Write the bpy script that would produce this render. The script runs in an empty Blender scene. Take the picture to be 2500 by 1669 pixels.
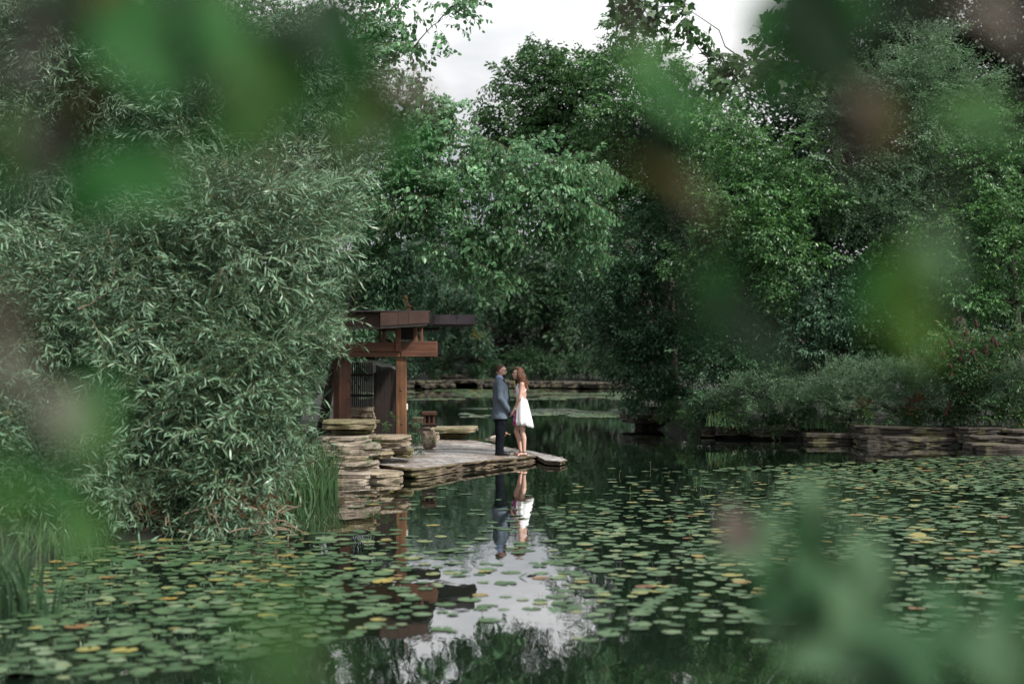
import bpy, bmesh, math, random
import numpy as np
from mathutils import Vector, Matrix
from mathutils import noise as mnoise

S = bpy.context.scene
C = S.collection
R = math.radians

# ------------------------------------------------------------------ camera
CAMZ = 2.05
FPX = 3472.0            # focal length in pixels of the 2500 px wide photograph
PITCH = math.atan((874 - 834.5) / FPX)
cam = bpy.data.cameras.new('camera')
cam.sensor_width = 36.0
cam.lens = 50.0
cam.clip_start = 0.05
cam.clip_end = 3000
cam.dof.use_dof = True
cam.dof.focus_distance = 25.5
cam.dof.aperture_fstop = 1.15
camo = bpy.data.objects.new('camera', cam)
camo.location = (0, 0, CAMZ)
camo.rotation_euler = (math.pi / 2 + PITCH, 0, 0)
C.objects.link(camo)
S.camera = camo

# ------------------------------------------------------------------ world: bright broken cloud
SUN_DIR = Vector((0.62, -0.42, 0.80)).normalized()
elev = math.asin(SUN_DIR.z)
azim = math.atan2(SUN_DIR.x, SUN_DIR.y)
w = bpy.data.worlds.new('World')
S.world = w
w.use_nodes = True
nt = w.node_tree
nt.nodes.clear()
def N(tree, typ, **kw):
    n = tree.nodes.new(typ)
    for k, v in kw.items():
        setattr(n, k, v)
    return n
out = N(nt, 'ShaderNodeOutputWorld')
sky = N(nt, 'ShaderNodeTexSky', sky_type='NISHITA')
sky.sun_disc = False
sky.sun_elevation = elev
sky.sun_rotation = azim
bg = N(nt, 'ShaderNodeBackground')
bg.inputs['Strength'].default_value = 0.10
bgc = N(nt, 'ShaderNodeBackground')
tc = N(nt, 'ShaderNodeTexCoord')
mp = N(nt, 'ShaderNodeMapping')
mp.inputs['Scale'].default_value = (1.6, 1.6, 4.2)
mp.inputs['Location'].default_value = (3.1, 0.4, 1.75)
nz = N(nt, 'ShaderNodeTexNoise')
nz.inputs['Scale'].default_value = 2.0
nz.inputs['Detail'].default_value = 6
nz.inputs['Roughness'].default_value = 0.52
cr = N(nt, 'ShaderNodeValToRGB')
cr.color_ramp.elements[0].position = 0.34
cr.color_ramp.elements[0].color = (0.45, 0.48, 0.52, 1)
cr.color_ramp.elements[1].position = 0.60
cr.color_ramp.elements[1].color = (1.0, 1.0, 1.0, 1)
cov = N(nt, 'ShaderNodeMapRange')
cov.inputs['From Min'].default_value = 0.22
cov.inputs['From Max'].default_value = 0.36
mix = N(nt, 'ShaderNodeMixShader')
L = nt.links.new
L(tc.outputs['Generated'], mp.inputs['Vector'])
L(mp.outputs['Vector'], nz.inputs['Vector'])
L(nz.outputs['Fac'], cr.inputs['Fac'])
L(nz.outputs['Fac'], cov.inputs['Value'])
sxyz = N(nt, 'ShaderNodeSeparateXYZ')
L(tc.outputs['Generated'], sxyz.inputs[0])
hor = N(nt, 'ShaderNodeMapRange')
hor.inputs['From Min'].default_value = 0.10
hor.inputs['From Max'].default_value = 0.27
hor.inputs['To Min'].default_value = 0.60
hor.inputs['To Max'].default_value = 1.0
L(sxyz.outputs['Z'], hor.inputs['Value'])
cmul = N(nt, 'ShaderNodeVectorMath', operation='SCALE')
L(cr.outputs['Color'], cmul.inputs[0])
L(hor.outputs['Result'], cmul.inputs['Scale'])
L(cmul.outputs[0], bgc.inputs['Color'])
bgc.inputs['Strength'].default_value = 1.15
L(sky.outputs['Color'], bg.inputs['Color'])
L(cov.outputs['Result'], mix.inputs['Fac'])
L(bg.outputs['Background'], mix.inputs[1])
L(bgc.outputs['Background'], mix.inputs[2])
L(mix.outputs['Shader'], out.inputs['Surface'])

sun = bpy.data.lights.new('sun', 'SUN')
sun.energy = 4.5
sun.angle = R(4)
sun.color = (1.0, 0.955, 0.88)
suno = bpy.data.objects.new('sun', sun)
suno.rotation_euler = SUN_DIR.to_track_quat('Z', 'Y').to_euler()
C.objects.link(suno)

S.view_settings.view_transform = 'Standard'
S.view_settings.look = 'None'
S.view_settings.exposure = 0.36
S.view_settings.gamma = 1.0
S.view_settings.use_curve_mapping = False
S.render.engine = 'CYCLES'
cy = S.cycles
cy.max_bounces = 7
cy.diffuse_bounces = 4
cy.glossy_bounces = 3
cy.transmission_bounces = 3
cy.transparent_max_bounces = 4
cy.sample_clamp_indirect = 4
cy.use_denoising = True
cy.caustics_reflective = False
cy.caustics_refractive = False

# ------------------------------------------------------------------ pixel helpers (photo pixels -> metres)
def ray(px, py):
    cp, sp = math.cos(PITCH), math.sin(PITCH)
    a = (px - 1250) / FPX
    b = (834.5 - py) / FPX
    return Vector((a, cp - sp * b, sp + cp * b))
def at(px, py, D):
    d = ray(px, py)
    t = D / d.y
    return Vector((d.x * t, D, CAMZ + d.z * t))
def onz(px, py, z=0.0):
    d = ray(px, py)
    t = (z - CAMZ) / d.z
    return Vector((d.x * t, d.y * t, z))
TA, TB, TX = 0.205, 0.028, -2.4       # gently tilted terrace plane
def tz(x): return TA - TB * (x - TX)
def onterrace(px, py, dz=0.0):
    d = ray(px, py)
    t = (TA + dz + TB * TX - CAMZ) / (d.z + TB * d.x)
    return Vector((d.x * t, d.y * t, CAMZ + d.z * t))
def ppm(D): return FPX / D
def topx(p):
    v = Vector((p[0], p[1], p[2] - CAMZ))
    cp, sp = math.cos(PITCH), math.sin(PITCH)
    f = v.y * cp + v.z * sp
    u = -v.y * sp + v.z * cp
    return 1250 + FPX * v.x / f, 834.5 - FPX * u / f

# ------------------------------------------------------------------ object helpers
def props(o, label=None, cat=None, group=None, kind=None):
    if label: o['label'] = label
    if cat: o['category'] = cat
    if group: o['group'] = group
    if kind: o['kind'] = kind
    return o
def empty(name, loc=(0, 0, 0), rz=0.0, **kw):
    o = bpy.data.objects.new(name, None)
    o.empty_display_size = 0.2
    C.objects.link(o)
    o.location = loc
    o.rotation_euler = (0, 0, rz)
    return props(o, **kw)
def link(name, me, mat=None, parent=None, smooth=False, **kw):
    if mat is not None and len(me.materials) == 0:
        me.materials.append(mat)
    if smooth:
        me.polygons.foreach_set('use_smooth', [True] * len(me.polygons))
    o = bpy.data.objects.new(name, me)
    C.objects.link(o)
    if parent is not None:
        o.parent = parent
    return props(o, **kw)
def world_child(o, parent):
    """parent keeps o's geometry where it is written in world space"""
    o.parent = parent
    o.matrix_parent_inverse = Matrix.Translation(parent.location).inverted() if parent.rotation_euler.z == 0 else parent.matrix_basis.inverted()
    return o
def mesh_py(name, v, f):
    me = bpy.data.meshes.new(name)
    me.from_pydata([tuple(p) for p in v], [], f)
    me.update()
    return me
def mesh_tris(name, v, f, tone=None):
    me = bpy.data.meshes.new(name)
    nv, nf = len(v), len(f)
    me.vertices.add(nv)
    me.vertices.foreach_set('co', np.ascontiguousarray(v, dtype=np.float32).ravel())
    me.loops.add(nf * 3)
    me.loops.foreach_set('vertex_index', np.ascontiguousarray(f, dtype=np.int32).ravel())
    me.polygons.add(nf)
    me.polygons.foreach_set('loop_start', np.arange(0, nf * 3, 3, dtype=np.int32))
    me.update(calc_edges=True)
    if tone is not None:
        a = me.attributes.new('tone', 'FLOAT', 'POINT')
        a.data.foreach_set('value', np.ascontiguousarray(tone, dtype=np.float32))
    return me
class MB:
    def __init__(s): s.v = []; s.f = []
    def add(s, v, f):
        o = len(s.v)
        s.v += [tuple(p) for p in v]
        s.f += [tuple(i + o for i in q) for q in f]
        return s
    def tube(s, pts, rad, n=6, cap=True):
        v, f = tube(pts, rad, n, cap)
        return s.add(v, f)
    def box(s, a, b):
        (x0, y0, z0), (x1, y1, z1) = a, b
        v = [(x0,y0,z0),(x1,y0,z0),(x1,y1,z0),(x0,y1,z0),(x0,y0,z1),(x1,y0,z1),(x1,y1,z1),(x0,y1,z1)]
        return s.add(v, [(3,2,1,0),(4,5,6,7),(0,1,5,4),(1,2,6,5),(2,3,7,6),(3,0,4,7)])
    def ell(s, c, r, nu=14, nv=9):
        v, f = ellipsoid(c, r, nu, nv)
        return s.add(v, f)
    def mesh(s, name): return mesh_py(name, s.v, s.f)
def frame(d, ref=Vector((0, 0, 1))):
    d = d.normalized()
    if abs(d.dot(ref)) > 0.97: ref = Vector((1, 0, 0))
    a = d.cross(ref).normalized()
    b = a.cross(d).normalized()
    return a, b
def tube(pts, rad, n=6, cap=True):
    pts = [Vector(p) for p in pts]
    if not hasattr(rad, '__len__'): rad = [rad] * len(pts)
    v, f = [], []
    for i, p in enumerate(pts):
        d = (pts[min(i + 1, len(pts) - 1)] - pts[max(i - 1, 0)])
        a, b = frame(d)
        for k in range(n):
            t = 2 * math.pi * k / n
            v.append(p + (a * math.cos(t) + b * math.sin(t)) * rad[i])
    for i in range(len(pts) - 1):
        for k in range(n):
            k2 = (k + 1) % n
            f.append((i*n+k, i*n+k2, (i+1)*n+k2, (i+1)*n+k))
    if cap:
        f.append(tuple(range(n - 1, -1, -1)))
        f.append(tuple((len(pts) - 1) * n + k for k in range(n)))
    return v, f
def ellipsoid(c, r, nu=14, nv=9):
    v, f = [], []
    c = Vector(c)
    v.append((c.x, c.y, c.z - r[2]))
    for j in range(1, nv):
        ph = -math.pi / 2 + math.pi * j / nv
        for i in range(nu):
            th = 2 * math.pi * i / nu
            v.append((c.x + r[0]*math.cos(ph)*math.cos(th), c.y + r[1]*math.cos(ph)*math.sin(th), c.z + r[2]*math.sin(ph)))
    v.append((c.x, c.y, c.z + r[2]))
    for i in range(nu): f.append((0, 1 + (i + 1) % nu, 1 + i))
    for j in range(nv - 2):
        for i in range(nu):
            a = 1 + j*nu + i; b = 1 + j*nu + (i + 1) % nu
            f.append((a, b, b + nu, a + nu))
    T = len(v) - 1
    for i in range(nu): f.append((T, 1 + (nv-2)*nu + i, 1 + (nv-2)*nu + (i + 1) % nu))
    return v, f
def capsule(a, b, ra, rb, n=10):
    a, b = Vector(a), Vector(b)
    d = (b - a).normalized()
    pts, rad = [], []
    for k in range(4):
        t = math.pi / 2 * (k / 4)
        pts.append(a - d * ra * math.cos(t)); rad.append(max(ra * math.sin(t), ra * 0.08))
    pts += [a, b]; rad += [ra, rb]
    for k in range(3, -1, -1):
        t = math.pi / 2 * (k / 4)
        pts.append(b + d * rb * math.cos(t)); rad.append(max(rb * math.sin(t), rb * 0.08))
    return tube(pts, rad, n)
def loft(rings, n=24, cap=True):
    """rings: (cx, cy, z, rx, ry)"""
    v, f = [], []
    for (cx, cy, z, rx, ry) in rings:
        for k in range(n):
            t = 2 * math.pi * k / n
            v.append((cx + rx*math.cos(t), cy + ry*math.sin(t), z))
    for i in range(len(rings) - 1):
        for k in range(n):
            k2 = (k + 1) % n
            f.append((i*n+k, i*n+k2, (i+1)*n+k2, (i+1)*n+k))
    if cap:
        f.append(tuple(range(n - 1, -1, -1)))
        f.append(tuple((len(rings)-1)*n + k for k in range(n)))
    return v, f

# ------------------------------------------------------------------ materials
def newmat(name):
    m = bpy.data.materials.new(name)
    m.use_nodes = True
    t = m.node_tree
    b = t.nodes['Principled BSDF']
    return m, t, b
def ramp(t, stops, interp='LINEAR'):
    r = N(t, 'ShaderNodeValToRGB')
    r.color_ramp.interpolation = interp
    e = r.color_ramp.elements
    e[0].position, e[0].color = stops[0][0], (*stops[0][1], 1)
    e[1].position, e[1].color = stops[-1][0], (*stops[-1][1], 1)
    for p, c in stops[1:-1]:
        q = e.new(p); q.color = (*c, 1)
    return r
def coords(t, scale=(1, 1, 1), kind='Object'):
    tc = N(t, 'ShaderNodeTexCoord'); mp = N(t, 'ShaderNodeMapping')
    mp.inputs['Scale'].default_value = scale
    t.links.new(tc.outputs[kind], mp.inputs['Vector'])
    return mp
def noise(t, vec, scale, detail=4, rough=0.55):
    n = N(t, 'ShaderNodeTexNoise')
    n.inputs['Scale'].default_value = scale
    n.inputs['Detail'].default_value = detail
    n.inputs['Roughness'].default_value = rough
    t.links.new(vec.outputs[0], n.inputs['Vector'])
    return n
def bump(t, b, h, strength, dist=0.01):
    n = N(t, 'ShaderNodeBump')
    n.inputs['Strength'].default_value = strength
    n.inputs['Distance'].default_value = dist
    t.links.new(h, n.inputs['Height'])
    t.links.new(n.outputs['Normal'], b.inputs['Normal'])
    return n
def mixcol(t, fac, a, b, blend='MIX'):
    m = N(t, 'ShaderNodeMix', data_type='RGBA', blend_type=blend)
    if isinstance(fac, (int, float)): m.inputs['Factor'].default_value = fac
    else: t.links.new(fac, m.inputs['Factor'])
    for k, x in (('A', a), ('B', b)):
        s = m.inputs[6 if k == 'A' else 7]
        if isinstance(x, tuple): s.default_value = (*x, 1)
        else: t.links.new(x, s)
    return m.outputs[2]

def leaf_mat(name, cols, under=None, rough=0.42, trans=0.28, tcol=None, spec=0.32, island=True):
    """cols: stops from dark mature to young leaves, one tint for each leaf"""
    m, t, b = newmat(name)
    g = N(t, 'ShaderNodeNewGeometry')
    r = ramp(t, cols)
    if island:
        t.links.new(g.outputs['Random Per Island'], r.inputs['Fac'])
    else:
        oi = N(t, 'ShaderNodeObjectInfo')
        t.links.new(oi.outputs['Random'], r.inputs['Fac'])
    at_ = N(t, 'ShaderNodeAttribute', attribute_name='tone')
    col = r.outputs['Color']
    if island:
        hs = N(t, 'ShaderNodeHueSaturation')
        t.links.new(at_.outputs['Fac'], hs.inputs['Value'])
        t.links.new(col, hs.inputs['Color'])
        col = hs.outputs['Color']
    if under:
        col = mixcol(t, g.outputs['Backfacing'], col, under)
    t.links.new(col, b.inputs['Base Color'])
    b.inputs['Roughness'].default_value = rough
    b.inputs['Specular IOR Level'].default_value = spec
    tr = N(t, 'ShaderNodeBsdfTranslucent')
    ts = N(t, 'ShaderNodeHueSaturation')
    ts.inputs['Value'].default_value = 1.25
    ts.inputs['Saturation'].default_value = 1.15
    ts.inputs['Hue'].default_value = 0.485
    t.links.new(col, ts.inputs['Color'])
    t.links.new(ts.outputs['Color'], tr.inputs['Color'])
    mx = N(t, 'ShaderNodeMixShader')
    mx.inputs['Fac'].default_value = trans
    t.links.new(b.outputs[0], mx.inputs[1])
    t.links.new(tr.outputs[0], mx.inputs[2])
    t.links.new(mx.outputs[0], t.nodes['Material Output'].inputs['Surface'])
    return m
def bark_mat(name, c1, c2):
    m, t, b = newmat(name)
    v = coords(t, (6, 6, 1.2))
    n = noise(t, v, 3, 6, 0.65)
    r = ramp(t, [(0.3, c1), (0.7, c2)])
    t.links.new(n.outputs['Fac'], r.inputs['Fac'])
    t.links.new(r.outputs['Color'], b.inputs['Base Color'])
    b.inputs['Roughness'].default_value = 0.85
    bump(t, b, n.outputs['Fac'], 0.6, 0.03)
    return m
def wood_mat(name, axis, c1, c2, c3):
    m, t, b = newmat(name)
    sc = [26, 26, 26]; sc['xyz'.index(axis)] = 1.3
    v = coords(t, tuple(sc))
    n = noise(t, v, 1.0, 6, 0.6)
    r = ramp(t, [(0.28, c1), (0.5, c2), (0.74, c3)])
    t.links.new(n.outputs['Fac'], r.inputs['Fac'])
    v2 = coords(t, (1, 1, 1))
    n2 = noise(t, v2, 2.2, 4, 0.6)
    r2 = ramp(t, [(0.35, (0.62, 0.62, 0.66)), (0.62, (1.12, 1.08, 1.0))])
    t.links.new(n2.outputs['Fac'], r2.inputs['Fac'])
    oi = N(t, 'ShaderNodeObjectInfo')
    mr = N(t, 'ShaderNodeMapRange')
    mr.inputs['To Min'].default_value = 0.82; mr.inputs['To Max'].default_value = 1.15
    t.links.new(oi.outputs['Random'], mr.inputs['Value'])
    hs = N(t, 'ShaderNodeHueSaturation')
    t.links.new(mr.outputs['Result'], hs.inputs['Value'])
    t.links.new(mixcol(t, 1.0, r.outputs['Color'], r2.outputs['Color'], 'MULTIPLY'), hs.inputs['Color'])
    t.links.new(hs.outputs['Color'], b.inputs['Base Color'])
    b.inputs['Roughness'].default_value = 0.62
    bump(t, b, n.outputs['Fac'], 0.35, 0.004)
    return m
def stone_mat(name, base, dark, moss=0.35, strata=22.0, wet=False, patch=3.0):
    m, t, b = newmat(name)
    v = coords(t, (1, 1, 1))
    oi = N(t, 'ShaderNodeObjectInfo')
    vs = N(t, 'ShaderNodeVectorMath', operation='ADD')
    t.links.new(v.outputs[0], vs.inputs[0]); t.links.new(oi.outputs['Random'], vs.inputs[1])
    n1 = noise(t, vs, patch, 7, 0.62)
    vz = N(t, 'ShaderNodeMapping'); vz.inputs['Scale'].default_value = (1.6, 1.6, strata)
    t.links.new(vs.outputs[0], vz.inputs['Vector'])
    n2 = noise(t, vz, 1.6, 6, 0.65)
    n3 = noise(t, vs, 34.0, 4, 0.7)
    r1 = ramp(t, [(0.30, dark), (0.5, tuple(0.5*(a+c) for a, c in zip(base, dark))), (0.66, base)])
    t.links.new(n1.outputs['Fac'], r1.inputs['Fac'])
    r2 = ramp(t, [(0.34, (0.45, 0.42, 0.38)), (0.58, (1.1, 1.08, 1.04))])
    t.links.new(n2.outputs['Fac'], r2.inputs['Fac'])
    c = mixcol(t, 0.85, r1.outputs['Color'], r2.outputs['Color'], 'MULTIPLY')
    r3 = ramp(t, [(0.36, (0.6, 0.6, 0.6)), (0.62, (1.18, 1.18, 1.18))])
    t.links.new(n3.outputs['Fac'], r3.inputs['Fac'])
    c = mixcol(t, 0.8, c, r3.outputs['Color'], 'MULTIPLY')
    nm = noise(t, vs, 2.1, 5, 0.6)
    rm = ramp(t, [(0.62 - 0.22*moss, (0, 0, 0)), (0.78 - 0.2*moss, (1, 1, 1))])
    t.links.new(nm.outputs['Fac'], rm.inputs['Fac'])
    c = mixcol(t, rm.outputs['Color'], c, mixcol(t, n3.outputs['Fac'], (0.05, 0.055, 0.02), (0.17, 0.16, 0.06)))
    t.links.new(c, b.inputs['Base Color'])
    if wet:
        nd = noise(t, vs, 0.9, 5, .6)
        rdp = ramp(t, [(0.36, (1, 1, 1)), (0.52, (0, 0, 0))])
        t.links.new(nd.outputs['Fac'], rdp.inputs['Fac'])
        c = mixcol(t, rdp.outputs['Color'], c, mixcol(t, 1.0, c, (0.62, 0.47, 0.36), 'MULTIPLY'))
        t.links.new(c, b.inputs['Base Color'])
        rr = ramp(t, [(0.42, (0.25,)*3), (0.62, (0.6,)*3)])
        t.links.new(n1.outputs['Fac'], rr.inputs['Fac'])
        t.links.new(rr.outputs['Color'], b.inputs['Roughness'])
    else:
        b.inputs['Roughness'].default_value = 0.85
    a = N(t, 'ShaderNodeMath', operation='ADD')
    t.links.new(n2.outputs['Fac'], a.inputs[0]); t.links.new(n3.outputs['Fac'], a.inputs[1])
    bump(t, b, a.outputs[0], 0.75, 0.03)
    return m
def plain_mat(name, col, rough=0.6, metallic=0.0, var=0.15, scale=20, bumpy=0.0):
    m, t, b = newmat(name)
    v = coords(t)
    n = noise(t, v, scale, 4, 0.6)
    r = ramp(t, [(0.3, tuple(c*(1-var) for c in col)), (0.7, tuple(c*(1+var) for c in col))])
    t.links.new(n.outputs['Fac'], r.inputs['Fac'])
    t.links.new(r.outputs['Color'], b.inputs['Base Color'])
    b.inputs['Roughness'].default_value = rough
    b.inputs['Metallic'].default_value = metallic
    if bumpy: bump(t, b, n.outputs['Fac'], bumpy, 0.004)
    return m

M = {}
M['bark'] = bark_mat('bark_brown', (0.018, 0.014, 0.011), (0.085, 0.068, 0.055))
M['pale_bark'] = bark_mat('bark_pale', (0.06, 0.05, 0.04), (0.24, 0.20, 0.16))
M['willow_twig'] = plain_mat('willow_twig', (0.10, 0.10, 0.045), 0.6)
M['dry_twig'] = plain_mat('dry_twig', (0.22, 0.16, 0.11), 0.8)
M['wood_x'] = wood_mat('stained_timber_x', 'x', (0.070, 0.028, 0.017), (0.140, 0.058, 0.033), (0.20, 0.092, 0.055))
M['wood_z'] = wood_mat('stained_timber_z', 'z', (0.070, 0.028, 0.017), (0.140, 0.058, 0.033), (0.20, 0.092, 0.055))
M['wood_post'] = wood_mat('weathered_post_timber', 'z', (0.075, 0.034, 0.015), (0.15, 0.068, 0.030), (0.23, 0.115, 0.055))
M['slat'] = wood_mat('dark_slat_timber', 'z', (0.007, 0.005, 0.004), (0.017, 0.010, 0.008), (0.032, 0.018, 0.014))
M['copper'] = plain_mat('weathered_copper', (0.115, 0.070, 0.060), 0.42, 0.5, 0.22, 5, 0.1)
M['copper_grey'] = plain_mat('grey_weathered_copper', (0.105, 0.085, 0.098), 0.42, 0.5, 0.22, 5, 0.1)
M['drip_edge'] = plain_mat('drip_edge_metal', (0.20, 0.17, 0.16), 0.5, 0.3, 0.2, 8)
M['bolt'] = plain_mat('bolt_steel', (0.10, 0.085, 0.07), 0.4, 0.9)
M['slat_skylit'] = plain_mat('slat_painted_sky_light', (0.55, 0.54, 0.55), 0.8)  # pale colour carries the sky light on the slat tops
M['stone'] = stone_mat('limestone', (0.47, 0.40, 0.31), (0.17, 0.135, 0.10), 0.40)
M['stone_pale'] = stone_mat('pale_limestone', (0.45, 0.40, 0.335), (0.17, 0.14, 0.115), 0.30, 26)
M['stone_mossy'] = stone_mat('mossy_limestone', (0.40, 0.35, 0.24), (0.14, 0.12, 0.07), 0.85)
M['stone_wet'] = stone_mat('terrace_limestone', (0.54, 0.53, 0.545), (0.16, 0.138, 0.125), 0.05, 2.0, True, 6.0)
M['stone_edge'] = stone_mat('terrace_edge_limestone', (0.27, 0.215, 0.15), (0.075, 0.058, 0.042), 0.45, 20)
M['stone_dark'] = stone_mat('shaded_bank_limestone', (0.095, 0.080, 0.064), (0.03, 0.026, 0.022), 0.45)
M['rock'] = stone_mat('tufa_rock', (0.50, 0.42, 0.34), (0.22, 0.17, 0.13), 0.12, 3.0)

# ------------------------------------------------------------------ water, ground
def pond_poly():
    P = [(-3.2, 3.2), (-3.9, 8), (-4.0, 11.2), (-4.7, 12.6), (-4.75, 15.6), (-3.6, 16.4), (-3.1, 17.0), (-3.3, 19.0), (-3.4, 22.6),
         (-3.2, 24.0), (-2.8, 27.5), (-2.6, 30), (-3.4, 36), (-5, 48), (-9, 75), (-13, 96), (-2, 97.5), (9.5, 96.5), (8.6, 75), (6.4, 56), (5.2, 45), (3.9, 42.2), (4.9, 37.6), (7.4, 35.6),
         (9.8, 33.6), (11.6, 32.2), (16, 28), (16, 15), (12, 4), (5, 3)]
    return np.array(P)
POND = pond_poly()
def inside(x, y, P=POND):
    r = np.zeros(np.shape(x), bool)
    j = len(P) - 1
    for i in range(len(P)):
        xi, yi = P[i]; xj, yj = P[j]
        c = ((yi > y) != (yj > y)) & (x < (xj - xi) * (y - yi) / (yj - yi + 1e-12) + xi)
        r ^= c
        j = i
    return r
def pdist(x, y, P=POND):
    d = np.full(np.shape(x), 1e9)
    for i in range(len(P)):
        a = P[i]; b = P[(i + 1) % len(P)]
        ab = b - a
        t = np.clip(((x - a[0]) * ab[0] + (y - a[1]) * ab[1]) / (ab @ ab), 0, 1)
        d = np.minimum(d, np.hypot(x - a[0] - t * ab[0], y - a[1] - t * ab[1]))
    return d
def axis(lo, hi, core0, core1, step, grow=1.25):
    a = list(np.arange(core0, core1, step))
    s = step; x = a[-1]
    while x < hi: s *= grow; x += s; a.append(x)
    s = step; x = a[0]; b = []
    while x > lo: s *= grow; x -= s; b.append(x)
    return np.array(b[::-1] + a)
gx = axis(-1200, 1200, -16, 20, 0.42)
gy = axis(-900, 1500, 1, 104, 0.55)
X, Y = np.meshgrid(gx, gy)
dd = pdist(X, Y)
sd = np.where(inside(X, Y), -dd, dd)
rg = np.random.default_rng(4)
Z = np.clip(sd * 0.55, -0.9, 0.30) + np.clip(sd, 0, 30) * 0.035 + (np.sin(X*1.7 + Y*0.9) * np.cos(Y*1.3 - X*0.4)) * 0.04 + rg.normal(0, .015, X.shape)
Z += np.where((Y > 98) & (X > -40) & (X < 40), np.clip((Y - 98) * 0.10, 0, 2.2), 0)
ny, nx = X.shape
idx = np.arange(nx * ny).reshape(ny, nx)
q = np.stack([idx[:-1, :-1], idx[:-1, 1:], idx[1:, 1:], idx[1:, :-1]], -1).reshape(-1, 4)
tri = np.concatenate([q[:, [0, 1, 2]], q[:, [0, 2, 3]]])
m, t, b = newmat('bank_soil')
v = coords(t); n = noise(t, v, 1.4, 8, 0.65)
n2_ = noise(t, v, 12, 6, 0.7)
r = ramp(t, [(0.35, (0.006, 0.007, 0.004)), (0.5, (0.010, 0.016, 0.007)), (0.7, (0.016, 0.028, 0.010))])
t.links.new(n.outputs['Fac'], r.inputs['Fac'])
t.links.new(mixcol(t, 0.8, r.outputs['Color'], n2_.outputs['Fac'], 'MULTIPLY'), b.inputs['Base Color'])
b.inputs['Roughness'].default_value = 0.95
bump(t, b, n2_.outputs['Fac'], 0.8, 0.05)
link('ground', mesh_tris('ground', np.stack([X, Y, Z], -1).reshape(-1, 3), tri), m, smooth=True, kind='structure')
def gz(x, y):
    d = float(pdist(np.array([x]), np.array([y]))[0])
    s = -d if inside(np.array([x]), np.array([y]))[0] else d
    return min(max(s*0.55, -0.9), 0.30) + min(max(s, 0), 30) * 0.035

m, t, b = newmat('pond_water')
b.inputs['Base Color'].default_value = (0.006, 0.011, 0.007, 1)
b.inputs['Roughness'].default_value = 0.015
b.inputs['IOR'].default_value = 1.34
b.inputs['Coat Weight'].default_value = 1.0
b.inputs['Coat IOR'].default_value = 1.33
b.inputs['Coat Roughness'].default_value = 0.015
v = coords(t, (1.0, 0.45, 1))
n = noise(t, v, 2.6, 3, 0.5)
n2_ = noise(t, coords(t, (1.0, 0.30, 1)), 9.0, 2, 0.5)
a = N(t, 'ShaderNodeMath', operation='MULTIPLY_ADD'); a.inputs[1].default_value = 0.25
t.links.new(n2_.outputs['Fac'], a.inputs[0]); t.links.new(n.outputs['Fac'], a.inputs[2])
wb = bump(t, b, a.outputs[0], 0.13, 0.02)
t.links.new(wb.outputs['Normal'], b.inputs['Coat Normal'])
wv = [(-22, 2, 0), (24, 2, 0), (24, 105, 0), (-22, 105, 0)]
link('water', mesh_py('water', wv, [(0, 1, 2, 3)]), m, kind='structure')

# ------------------------------------------------------------------ foliage kit
def leaf_tris(kind, base, d, nrm, L_, W_, rng):
    """one leaf as triangles. base, direction, normal"""
    d = d / (np.linalg.norm(d) + 1e-9)
    s = np.cross(nrm, d); s /= (np.linalg.norm(s) + 1e-9)
    n_ = np.cross(d, s)
    if kind == 'willow':
        c = rng.uniform(-0.25, 0.12)
        P = [base,
             base + d*L_*0.33 - s*W_*0.5 + n_*L_*0.03, base + d*L_*0.33 + s*W_*0.5 + n_*L_*0.03,
             base + d*L_*0.68 - s*W_*0.42 + n_*L_*c*0.35, base + d*L_*0.68 + s*W_*0.42 + n_*L_*c*0.35,
             base + d*L_ + n_*L_*c]
        F = [(0, 2, 1), (1, 2, 4), (1, 4, 3), (3, 4, 5)]
    elif kind == 'ovate':
        h = W_ * rng.uniform(0.08, 0.22)
        P = [base, base + d*L_*0.30 - s*W_*0.5 + n_*h, base + d*L_*0.62 - s*W_*0.40 + n_*h*0.7, base + d*L_ - n_*L_*0.10,
             base + d*L_*0.62 + s*W_*0.40 + n_*h*0.7, base + d*L_*0.30 + s*W_*0.5 + n_*h]
        F = [(0, 2, 1), (0, 3, 2), (0, 4, 3), (0, 5, 4)]
    elif kind == 'maple':
        P = [base, base + d*L_*0.12 - s*W_*0.46, base + d*L_*0.50 - s*W_*0.50, base + d*L_*0.55 - s*W_*0.22, base + d*L_,
             base + d*L_*0.55 + s*W_*0.22, base + d*L_*0.50 + s*W_*0.50, base + d*L_*0.12 + s*W_*0.46]
        F = [(0, 2, 1), (0, 3, 2), (0, 4, 3), (0, 5, 4), (0, 6, 5), (0, 7, 6)]
    else:  # kite
        h = W_ * rng.uniform(0.05, 0.25)
        P = [base, base + d*L_*0.42 - s*W_*0.5 + n_*h, base + d*L_ - n_*L_*0.08, base + d*L_*0.42 + s*W_*0.5 + n_*h]
        F = [(0, 2, 1), (0, 3, 2)]
    return P, F
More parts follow.
